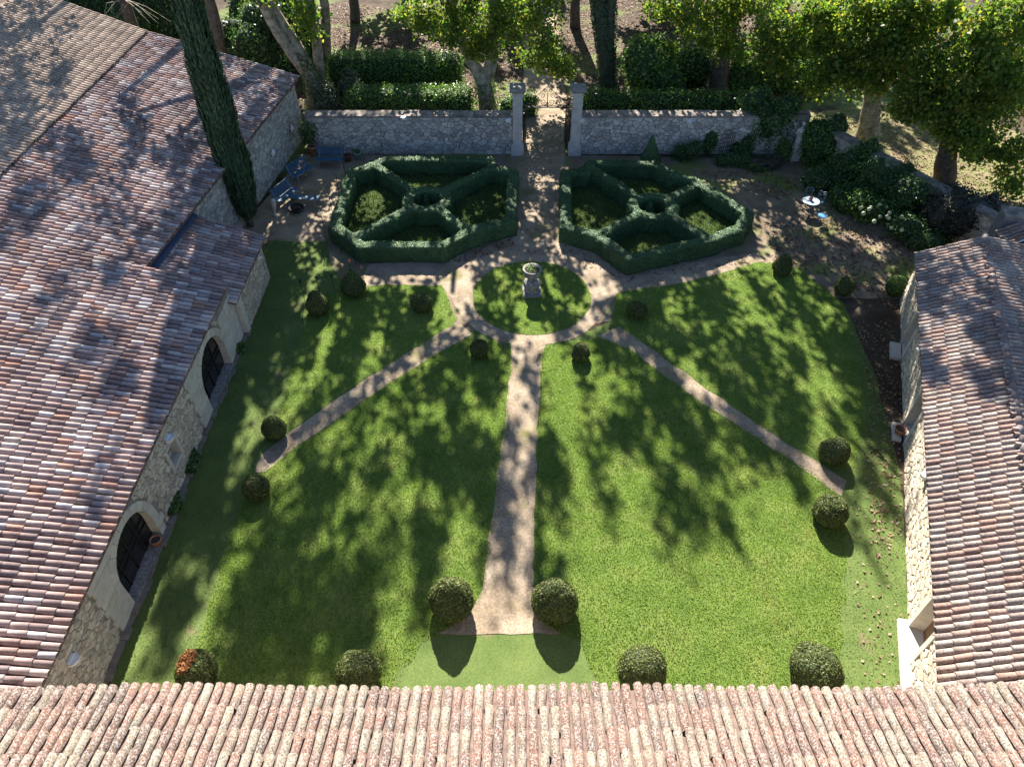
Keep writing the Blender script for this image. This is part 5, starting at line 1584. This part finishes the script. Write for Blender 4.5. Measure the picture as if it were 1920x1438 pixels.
# hydrangeas
q = P(1640, 392, 0.5)
hy = shrub((q.x, q.y), (1.55, 0.8, 1.05), 'hydrangea bush covered in cream flower heads', 480, ('laurel_core', 'laurel'), 2600, 0.11, 'hydrangea_bush', 'shrub')
rr = np.random.default_rng(4)
for k in range(22):
    a, b_ = [(1603 + 95 * f + rr.normal() * 10, 372 + 42 * f + rr.normal() * 12) for f in (rr.random(),)][0]
    w = P(a, b_, 0.85 + 0.25 * rr.random())
    mb = MB().ball(w, 0.07 + 0.05 * rr.random(), 9, 6)
    me = displace(mb.mesh(), 0.03, 14, 0, 1, k)
    link('flower_head', me, M['petal'], hy, None, True)
# iron trellis leaning on the wall
q = at_y(1356, 290, WY - 0.15)
t_ = thing('plant_trellis', 'dark leaning lattice trellis on the rubble wall', 'trellis', (q.x, WY - 0.2, 0))
for k in range(7):
    x = q.x - 0.35 + k * 0.115
    MB().tube([(x, WY - 0.3, 0.0), (x + 0.12, WY - 0.1, 1.7 - abs(k - 3) * 0.12)], 0.014, 4).build('upright', M['dark_wood'], t_)
for k in range(6):
    z = 0.25 + k * 0.24
    MB().tube([(q.x - 0.38, WY - 0.27 + z * 0.1, z), (q.x + 0.45, WY - 0.27 + z * 0.1, z + 0.16)], 0.011, 4).build('crosspiece', M['dark_wood'], t_)
# side wall running from the statue to the narrow house
sw0, sw1 = Vector((17.3, 38.7, 0)), Vector((22.6, 28.9, 0))
dd = (sw1 - sw0); Ls = dd.length; dd.normalize(); nn = Vector((dd.y, -dd.x, 0))
if nn.x > 0: nn = -nn
sw = thing('side_wall', 'old rubble side wall half buried in climbers, running to the narrow house', 'wall', sw0.lerp(sw1, 0.5))
rr = np.random.default_rng(91)
wall_body(sw, 'wall', sw0, dd, nn, Ls, 1.9, 0.45, M['mortar'])
stone_face(sw, sw0, dd, nn, cells(Ls, 1.88, 0.34, 0.25, rr), M['stone'], rr, keep=220, proud=(0.02, 0.06))
u = 0.0
while u < Ls - 0.3:
    ln = 0.6 + 0.2 * rr.random()
    a0 = sw0 + dd * (u + 0.006); a1 = sw0 + dd * min(u + ln - 0.006, Ls)
    MB().hexa([a0 + nn * .05 + Vector((0, 0, 1.88)), a1 + nn * .05 + Vector((0, 0, 1.88)), a1 - nn * .5 + Vector((0, 0, 1.88)), a0 - nn * .5 + Vector((0, 0, 1.88)), a0 + nn * .05 + Vector((0, 0, 1.98)), a1 + nn * .05 + Vector((0, 0, 1.98)), a1 - nn * .5 + Vector((0, 0, 2.03)), a0 - nn * .5 + Vector((0, 0, 2.03))]).build('coping_stone', M['coping'], sw)
    u += ln

# ------------------------------------------------------------------ trees
def trunk_part(t_, paths, mat, name='trunk', seg=10):
    for k, (pts, rad) in enumerate(paths):
        # smooth the polyline a little and roughen the tube
        P_, R_ = [], []
        for i in range(len(pts) - 1):
            for f in (0, 0.25, 0.5, 0.75):
                P_.append(Vector(pts[i]).lerp(Vector(pts[i + 1]), f)); R_.append(rad[i] + (rad[i + 1] - rad[i]) * f)
        P_.append(Vector(pts[-1])); R_.append(rad[-1])
        for _ in range(2):
            P_ = [P_[0]] + [(P_[i - 1] + P_[i] * 2 + P_[i + 1]) / 4 for i in range(1, len(P_) - 1)] + [P_[-1]]
        mb = MB().tube(P_, R_, seg)
        me = displace(mb.mesh(), 0.08 * rad[0], 1.5, 0.03, 6, k)
        link(name if k == 0 else ('trunk' if k < 2 and name == 'trunk' else 'limb'), me, M[mat], t_, None, True)
def crown(t_, blobs, seed, mat='plane_leaf', size=0.26, clump=0.75, per=46, name='crown', droop=(1, 1, 0.65)):
    """blobs: (centre, radii, number of leaf clumps)"""
    rr = np.random.default_rng(seed)
    C, Nn = [], []
    for c, rad, k in blobs:
        p = rr.normal(size=(k, 3))
        p = p / np.linalg.norm(p, axis=1)[:, None] * (rr.random(k) ** 0.45)[:, None]
        cen = np.array(c) + p * np.array(rad)
        for q in cen:
            m_ = int(per * (0.5 + rr.random()))
            g = rr.normal(size=(m_, 3)) * np.array(droop) * clump * 0.5 * (0.6 + 0.8 * rr.random())
            C.append(q + g)
    C = np.concatenate(C)
    o = link(name, leaf_mesh(name, C, size, rr, None, 1.0, 0.85), M[mat], t_)
    o['kind'] = 'stuff'
    return o
def twigs(t_, rootp, blobs, seed, mat='bark', n=3, r=0.05):
    rr = np.random.default_rng(seed)
    mb = MB()
    for c, rad, k in blobs:
        for q in range(n):
            e = Vector(c) + Vector((rr.normal() * rad[0] * .5, rr.normal() * rad[1] * .5, rr.normal() * rad[2] * .4))
            s_ = Vector(rootp)
            mid = s_.lerp(e, 0.5) + Vector((rr.normal() * .4, rr.normal() * .4, 0.4))
            mb.tube([s_, mid, e], [r, r * .6, r * .2], 5, False)
    mb.build('branches', M[mat], t_)['kind'] = 'stuff'
ivyt = lambda t_, base, hgt, r, n, seed: None
def ivy_on(t_, path, rad, n, seed, mat='ivy', size=0.12):
    rr = np.random.default_rng(seed)
    C, Nn = [], []
    for _ in range(n):
        f = rr.random() * (len(path) - 1)
        i = int(f); f -= i
        p = Vector(path[i]).lerp(Vector(path[i + 1]), f)
        r_ = rad[i] + (rad[i + 1] - rad[i]) * f
        w = rr.random() * 6.28
        d_ = Vector((math.cos(w), math.sin(w), 0.1 * rr.normal()))
        C.append(tuple(p + d_ * (r_ + 0.05 + 0.10 * rr.random()))); Nn.append(tuple(d_))
    link('ivy', leaf_mesh('ivy', np.array(C), size, rr, np.array(Nn), 0.9), M[mat], t_)['kind'] = 'stuff'
def up(pxx, pyy, Y, z=None):
    return at_y(pxx, pyy, Y)

# cypress against the barn
cb = P(470, 424)
cy = thing('cypress_tree', 'tall narrow dark cypress rising beside the barn wall', 'tree', (cb.x, cb.y, 0))
trunk_part(cy, [([(cb.x, cb.y, 0), (cb.x, cb.y, 1.2), (cb.x + 0.05, cb.y, 6)], [0.17, 0.15, 0.08])], 'bark_dark')
rr = np.random.default_rng(66)
prof = [(0.10, 0.55), (0.38, 0.95), (0.54, 1.8), (0.64, 3.2), (0.66, 4.6), (0.61, 6.2), (0.53, 8.0), (0.44, 10.0), (0.38, 12.0), (0.26, 13.8), (0.10, 15.2), (0.02, 15.8)]
V = []
sg = 26
zz = np.interp(np.linspace(0, len(prof) - 1, 60), range(len(prof)), [p[1] for p in prof])
rr_ = np.interp(np.linspace(0, len(prof) - 1, 60), range(len(prof)), [p[0] for p in prof])
for z, r_ in zip(zz, rr_):
    for k in range(sg):
        w = 2 * math.pi * k / sg
        V.append((cb.x + 0.05 * z / 4 + r_ * math.cos(w), cb.y + r_ * math.sin(w), z))
F = [(i * sg + k, i * sg + (k + 1) % sg, (i + 1) * sg + (k + 1) % sg, (i + 1) * sg + k) for i in range(59) for k in range(sg)]
me = np_mesh('crown', np.array(V), np.array(F))
for v in me.vertices:                                  # long upright ribs of foliage
    n_ = mnoise.noise(Vector((v.co.x * 3.2, v.co.y * 3.2, v.co.z * 0.45))) * 0.16 + mnoise.noise(v.co * 1.3) * 0.10
    v.co += v.normal * n_
me.update()
pts, nr = scatter(me, 26000, rr, 0.4)
link('crown', me, M['cypress_core'], cy, None, True)
n = len(pts)
nr2 = unit(nr + rr.normal(size=(n, 3)) * 0.35)
tdir = unit(np.array((0, 0, 1.0)) + nr * 0.25 + rr.normal(size=(n, 3)) * 0.12)
bd = unit(np.cross(nr2, tdir))
s_ = (0.18 + 0.16 * rr.random(n))[:, None]
C = pts + nr * (0.16 * rr.random(n) ** 1.8)[:, None]
V = np.stack([C - tdir * s_ * .5, C + bd * s_ * .12 + nr * .02, C + tdir * s_ * .6 + nr * .03, C - bd * s_ * .12 + nr * .02], axis=1)
link('sprays', np_mesh('sprays', V.reshape(-1, 3), np.arange(n * 4).reshape(n, 4), np.repeat(rr.random(n), 4)), M['cypress_leaf'], cy)['kind'] = 'stuff'

LEAN = 'plane trees of the park'
# clump of leaning planes behind the barn corner
Y = 45.2
b0 = P(592, 208); 
tA = thing('plane_tree', 'leaning pale plane tree with twin trunks and ivy at the barn corner', 'tree', (b0.x, b0.y, 0), LEAN)
tr = [b0, at_y(585, 150, b0.y + .2), at_y(560, 95, b0.y + .3), at_y(520, 35, b0.y + .3), at_y(488, -20, b0.y + .3), at_y(450, -90, b0.y + .5), Vector((b0.x - 4.5, b0.y, 14))]
trunk_part(tA, [(tr, [0.52, 0.46, 0.42, 0.38, 0.34, 0.3, 0.12]),
                ([at_y(585, 150, b0.y + .2), at_y(558, 118, b0.y), at_y(528, 72, b0.y - .2), at_y(500, 25, b0.y - .3), at_y(470, -40, b0.y - .3), Vector((b0.x - 6.5, b0.y - 1, 13))], [0.36, 0.34, 0.32, 0.30, 0.26, 0.1])], 'bark')
ivy_on(tA, tr[:3], [0.52, 0.46, 0.42], 1500, 12)
b1 = P(601, 190)
tB = thing('plane_tree', 'upright pale plane tree beside the leaning twin trunks', 'tree', (b1.x, b1.y, 0), LEAN)
trunk_part(tB, [([b1, at_y(598, 120, b1.y), at_y(592, 60, b1.y), at_y(582, 0, b1.y), at_y(570, -80, b1.y), Vector((b1.x - 1.5, b1.y, 16))], [0.36, 0.33, 0.30, 0.28, 0.24, 0.1]),
                ([at_y(594, 80, b1.y), at_y(588, 30, b1.y - .3), at_y(574, -30, b1.y - .5), Vector((b1.x - 2.5, b1.y - 1.5, 12))], [0.16, 0.13, 0.11, 0.05])], 'bark')
b2 = P(612, 108)
tC = thing('plane_tree', 'straight plane trunk behind the tall laurel hedge', 'tree', (b2.x, b2.y, 0), LEAN)
trunk_part(tC, [([b2, at_y(611, 50, b2.y), at_y(609, 0, b2.y), Vector((b2.x, b2.y, 16))], [0.36, 0.33, 0.3, 0.1])], 'bark')
# plane by the gate
b3 = P(915, 208)
tD = thing('plane_tree', 'forked plane tree with mottled bark behind the gate pier', 'tree', (b3.x, b3.y, 0), LEAN)
fork = at_y(908, 152, b3.y)
trunk_part(tD, [([b3, fork, at_y(884, 115, b3.y), at_y(866, 75, b3.y), at_y(850, 20, b3.y), at_y(830, -60, b3.y), Vector((b3.x - 3.0, b3.y, 15))], [0.60, 0.50, 0.36, 0.32, 0.29, 0.25, 0.1]),
                ([fork, at_y(922, 120, b3.y), at_y(920, 80, b3.y), at_y(926, 20, b3.y), Vector((b3.x + 1.4, b3.y, 16))], [0.46, 0.40, 0.36, 0.32, 0.1])], 'bark')
ivy_on(tD, [b3, fork], [0.58, 0.5], 420, 13)
# ivy-clad trunk beyond the gate
b4 = P(1141, 167)
tE = thing('ivy_clad_tree', 'dark ivy-clad twin trunk beyond the climber-clad wall', 'tree', (b4.x, b4.y, 0), LEAN)
pE = [b4, at_y(1136, 100, b4.y), at_y(1126, 40, b4.y), at_y(1118, -30, b4.y), Vector((b4.x - 0.6, b4.y, 15))]
pE2 = [at_y(1140, 120, b4.y), at_y(1143, 70, b4.y), at_y(1145, 0, b4.y), Vector((b4.x + 0.8, b4.y, 13))]
trunk_part(tE, [(pE, [0.58, 0.5, 0.44, 0.4, 0.15]), (pE2, [0.36, 0.34, 0.3, 0.1])], 'bark_dark')
ivy_on(tE, pE, [0.58, 0.5, 0.44, 0.4, 0.3], 5200, 14, 'cypress_leaf', 0.13)
ivy_on(tE, pE2, [0.36, 0.34, 0.3, 0.2], 1800, 15, 'cypress_leaf', 0.13)
b5 = P(1347, 172)
tF = thing('plane_tree', 'stout dark plane tree among litter beyond the climber-clad wall', 'tree', (b5.x, b5.y, 0), LEAN)
trunk_part(tF, [([b5, at_y(1350, 130, b5.y), at_y(1362, 80, b5.y), at_y(1380, 20, b5.y), Vector((b5.x + 1.8, b5.y, 13))], [0.68, 0.58, 0.46, 0.36, 0.1])], 'bark_dark')
b6 = P(1624, 266)
tG = thing('plane_tree', 'big sunlit plane tree with flared foot beyond the side wall', 'tree', (b6.x, b6.y, 0), LEAN)
f6 = at_y(1636, 190, b6.y)
trunk_part(tG, [([b6, at_y(1630, 230, b6.y), f6, at_y(1640, 120, b6.y), at_y(1650, 30, b6.y), Vector((b6.x + 1, b6.y, 13))], [0.74, 0.56, 0.50, 0.36, 0.28, 0.1]),
                ([f6, at_y(1672, 145, b6.y), at_y(1700, 100, b6.y), at_y(1730, 40, b6.y), Vector((b6.x + 5, b6.y, 12))], [0.34, 0.28, 0.24, 0.2, 0.08])], 'bark')
b7 = P(1770, 338)
tH = thing('plane_tree', 'dark plane tree with low spreading leaves near the dusky shrub', 'tree', (b7.x, b7.y, 0), LEAN)
trunk_part(tH, [([b7, at_y(1774, 290, b7.y), at_y(1792, 230, b7.y), at_y(1806, 150, b7.y), Vector((b7.x + 1.5, b7.y, 13))], [0.60, 0.50, 0.40, 0.32, 0.1])], 'bark_dark')
b8 = P(1078, 52)
tI = thing('plane_tree', 'distant dark trunk beside the path beyond the gate', 'tree', (b8.x, b8.y, 0), LEAN)
trunk_part(tI, [([b8, at_y(1078, 0, b8.y), Vector((b8.x, b8.y, 14))], [0.45, 0.38, 0.1])], 'bark_dark')
b9 = P(666, 42)
tJ = thing('plane_tree', 'distant dark trunk behind the tall laurel hedge', 'tree', (b9.x, b9.y, 0), LEAN)
trunk_part(tJ, [([b9, at_y(664, 0, b9.y), Vector((b9.x, b9.y, 14))], [0.42, 0.36, 0.1])], 'bark_dark')
b10 = at_y(415, 92, 47.0); b10.z = 0
tK = thing('plane_tree', 'pinkish leaning trunk behind the cypress and barn gable', 'tree', (b10.x, 47.0, 0), LEAN)
trunk_part(tK, [([b10, at_y(415, 92, 47), at_y(400, 30, 47), at_y(385, -30, 47), Vector((b10.x - 2, 47, 15))], [0.42, 0.38, 0.34, 0.3, 0.1])], 'bark_dark')
b11 = at_y(243, 40, 49.0); b11.z = 0
tL = thing('plane_tree', 'bare brown trunk behind the upper roof with thin twigs', 'tree', (b11.x, 49.0, 0), LEAN)
trunk_part(tL, [([b11, at_y(243, 35, 49), at_y(232, -5, 49), Vector((b11.x - 1, 49, 15))], [0.42, 0.36, 0.32, 0.1])], 'bark_dark')
twigs(tL, at_y(235, 0, 49), [(at_y(215, 20, 48), (1, 1, 1), 2), (at_y(290, 25, 47.5), (1.2, 1, .8), 2)], 5, 'bark', 5, 0.04)
# crowns: hanging leaves in view are placed where the photograph shows them, the rest carries on above the frame
def vb(pxx, pyy, Y, rx, rz, k, ry=1.2):
    return (tuple(at_y(pxx, pyy, Y)), (rx, ry, rz), k)
crown(tD, [vb(800, 25, 44.5, 1.7, 1.1, 22), vb(850, 50, 44.3, 1.6, 1.2, 26), vb(900, 75, 44.2, 1.5, 1.1, 24), vb(950, 40, 44.6, 1.7, 1.4, 30), vb(905, -30, 44.4, 3.4, 1.6, 44), vb(1015, 95, 45.5, 1.2, 1.2, 22), vb(1050, 118, 45.4, 0.9, 0.9, 16), vb(1010, 20, 45.8, 1.6, 1.5, 24)], 501, size=0.19, clump=0.68, per=66)
crown(tF, [vb(1290, 5, 46.0, 2.2, 0.9, 26), vb(1260, 15, 47.0, 2.0, 1.0, 20), vb(1330, 50, 46.5, 1.8, 1.2, 26), vb(1400, 20, 46.5, 2.2, 1.5, 34), vb(1385, 95, 46.0, 1.4, 0.9, 18), vb(1250, 95, 47, 1.0, 0.8, 10)], 502, size=0.19, clump=0.68, per=66)
crown(tG, [vb(1480, 50, 42, 2.2, 1.7, 52), vb(1560, 50, 41, 2.3, 1.8, 60), vb(1640, 50, 40.0, 2.2, 1.8, 58), vb(1570, 125, 40.2, 1.7, 1.0, 34), vb(1625, 150, 39.4, 1.4, 0.7, 22), vb(1720, 40, 40.0, 2.4, 2.0, 60), vb(1680, 95, 39.0, 1.2, 0.9, 18), vb(1700, 130, 39.4, 1.7, 1.2, 36), vb(1460, 105, 42, 1.6, 0.9, 20), vb(1530, 165, 40.2, 0.8, 0.5, 9)], 503, size=0.19, clump=0.68, per=66)
crown(tH, [vb(1790, 120, 36.8, 2.2, 1.8, 66), vb(1765, 205, 35.4, 1.7, 1.1, 46), vb(1800, 250, 34.9, 1.3, 0.8, 30), vb(1850, 195, 35.8, 2.0, 1.6, 62), vb(1885, 70, 38.0, 2.2, 2.2, 60), vb(1830, 280, 35.2, 1.0, 0.6, 16), vb(1905, 290, 34.5, 1.2, 1.0, 24), vb(1710, 190, 36.5, 1.1, 0.9, 18), vb(1900, 355, 33.5, 0.8, 0.6, 8), vb(1845, 115, 34.6, 1.4, 1.1, 34), vb(1885, 45, 35.2, 1.6, 1.2, 34), vb(1905, 160, 34.2, 1.2, 1.0, 22)], 504, size=0.19, clump=0.68, per=66)
crown(tA, [vb(510, -10, 44.5, 1.4, 0.8, 6), vb(560, 25, 45.5, 1.0, 0.8, 9), vb(575, 65, 45.5, 0.6, 0.8, 5)], 505, size=0.23)
# high crowns above the frame: they throw the dappled shade
def high(t_, c, n, seed, size=0.32, clump=0.85, per=78, f=0.56):
    c = [((a[0] - 1.7, a[1], a[2]), b_, int(k * f)) for a, b_, k in c]
    crown(t_, c, seed, size=size, clump=clump, per=per, name='high_crown', droop=(0.62, 0.7, 1.35))
high(tA, [((-15.5, 44, 14), (4.5, 3, 4.5), 40), ((-13.5, 45, 21), (4.5, 3, 4.5), 52), ((-10.0, 44.5, 27), (4.5, 3, 4), 36)], 0, 601)
high(tB, [((-10.6, 46, 11), (3.0, 2.5, 3.5), 44), ((-9, 46, 17.5), (4.0, 3, 4.5), 66), ((-7, 46, 25), (4.0, 3, 4.5), 46)], 0, 602)
crown(tB, [((-12.9, 46, 15), (0.45, 0.8, 4.0), 30), ((-13.6, 46, 24), (0.6, 0.8, 6.0), 56)], 620, size=0.3, clump=0.7, per=60, name='added_shade_column')  # unseen leaf column, added to shade the strip along the barn wall
high(tC, [((-13, 51, 13), (4, 3, 4), 28), ((-12, 51, 19), (4, 3, 4), 34)], 0, 603)
high(tD, [((-4, 45, 10.5), (3.6, 2.5, 3.6), 70), ((0.5, 45.5, 13), (3.8, 2.5, 4), 74), ((-3.5, 45, 18.5), (4.2, 3, 4.5), 80), ((-2.0, 45, 23.5), (3.8, 3, 3.6), 60), ((-7.2, 46, 28.5), (3.2, 3, 2.8), 28)], 0, 604)
high(tE, [((5, 48, 10), (3.4, 2.5, 3.6), 66), ((7, 48, 16.5), (4.0, 3, 4.2), 78), ((4, 48, 21.5), (3.8, 3, 3.2), 50), ((4.2, 48, 25.0), (3.4, 2.6, 2.2), 34)], 0, 605)
high(tF, [((13, 47.5, 10.5), (4, 3, 4), 76), ((14.5, 48, 17), (4.5, 3, 4.2), 84), ((10.5, 48, 21.5), (3.6, 2.6, 2.8), 46), ((9.3, 48, 24.5), (3.0, 2.4, 2.0), 26)], 0, 606)
high(tG, [((20, 41, 11), (4.0, 3, 3.5), 40), ((22, 41, 16.5), (4.5, 3, 3.5), 44), ((15.5, 41.5, 17.5), (3.2, 2.5, 4), 80), ((17.5, 41, 21.5), (3.2, 2.5, 3), 56)], 0, 607)
high(tH, [((24.5, 36.5, 10.5), (4.0, 3, 3.5), 36), ((26, 37, 15), (4.5, 3, 3), 36)], 0, 608)
high(tK, [((-24, 47, 14), (4.2, 3, 4), 30), ((-22, 47, 21), (4.2, 3, 4), 36)], 0, 609)
high(tL, [((-30, 49, 15), (4.2, 3, 4), 26), ((-28.5, 49, 22), (4.2, 3, 4), 26)], 0, 610)
high(tI, [((6, 60, 12), (4.5, 3, 5), 60), ((2, 60, 18), (5, 3, 4), 40)], 0, 611)
high(tJ, [((-12, 62, 12), (4.5, 3, 5), 60), ((-8, 62, 17), (5, 3, 4), 40)], 0, 612)
# further planes, added to shade the litter behind the wall; only their feet show
for k, (a, b_, lab) in enumerate(((760, 20, 'added shade tree in the litter between the hedge and the gate path'), (1235, 30, 'added shade tree beyond the rounded blue-green shrub'), (1470, 22, 'added shade tree behind the yellow-green hedge'), (1860, 25, 'added shade tree deep in the right-hand foliage'), (960, -25, 'added shade tree standing by the path bend'))):
    q = P(a, b_)
    tq = thing('plane_tree', lab, 'tree', (q.x, q.y, 0), LEAN)
    trunk_part(tq, [([q, q + Vector((0.1, 0, 5)), q + Vector((0.4, 0, 15))], [0.34, 0.28, 0.1])], 'bark_dark')
    high(tq, [((q.x + 2, q.y + 1, 4.5), (5.0, 2.5, 1.8), 60), ((q.x, q.y, 9.5), (4.5, 3, 3.0), 60), ((q.x + 1, q.y, 14.5), (5, 3, 4), 60)], 0, 640 + k, size=0.4, per=60, f=0.85)

# ------------------------------------------------------------------ fallen leaves
def fallen(name, poly, n, size, seed, mat, label, z=0.03, weight=None):
    rr = np.random.default_rng(seed)
    A = np.array([(p[0], p[1]) for p in poly])
    lo, hi = A.min(0), A.max(0)
    pts = lo + (hi - lo) * rr.random((n * 3, 2))
    pts = pts[pip(pts, poly)][:n]
    C = np.column_stack([pts, np.full(len(pts), z) + 0.02 * rr.random(len(pts))])
    nrm = np.tile(np.array((0, 0, 1.0)), (len(C), 1))
    tag(link(name, leaf_mesh(name, C, size, rr, nrm, 0.45, 0.8, 0.4), M[mat]), label, 'leaves', kind='stuff')
fallen('fallen_leaves', px((1600, 600), (1690, 600), (1690, 1000), (1640, 1060), (1620, 900), (1630, 760)), 950, 0.095, 701, 'fallen', 'pale fallen leaves strewn along the narrow house wall', 0.02)
fallen('fallen_leaves', px((1590, 950), (1690, 950), (1695, 1280), (1610, 1280)), 110, 0.09, 702, 'fallen', 'few scattered leaves on the turf strip by the white slab', 0.02)
fallen('fallen_leaves', px((1430, 420), (1560, 400), (1720, 470), (1690, 590), (1560, 520), (1450, 490)), 1500, 0.11, 703, 'dark_fallen', 'brown fallen leaves over the earth by the bistro table', 0.02)
fallen('fallen_leaves', px((1260, 315), (1450, 325), (1500, 345), (1470, 380), (1330, 335)), 350, 0.11, 704, 'dark_fallen', 'brown fallen leaves along the wall bed', 0.02)
fallen('fallen_leaves', px((960, 470), (1060, 460), (1180, 515), (1420, 475), (1420, 490), (1180, 530), (1050, 480)), 260, 0.10, 705, 'dark_fallen', 'reddish leaves drifted along the foot of the unfenced parterre', 0.03)
fallen('fallen_leaves', px((840, 492), (965, 445), (965, 460), (880, 492)), 150, 0.10, 706, 'dark_fallen', 'reddish leaves drifted along the foot of the fenced parterre', 0.03)
fallen('fallen_leaves', px((560, 200), (960, 205), (1000, 40), (620, 5)), 9000, 0.14, 707, 'dark_fallen', 'leaf litter under the trees behind the laurel hedges', 0.02)
fallen('fallen_leaves', px((1040, 205), (1500, 205), (1640, 100), (1500, 0), (1040, 0)), 13000, 0.14, 708, 'dark_fallen', 'leaf litter under the trees beyond the climber-clad wall', 0.02)
fallen('fallen_leaves', px((1560, 260), (1640, 190), (1900, 250), (1960, 420), (1850, 420), (1700, 340)), 3600, 0.12, 709, 'fallen', 'pale leaf litter on the grass beyond the side wall', 0.02)
fallen('fallen_leaves', px((980, 210), (1062, 210), (1056, 440), (972, 440)), 220, 0.09, 710, 'fallen', 'few leaves on the gravel walk below the gate', 0.03)
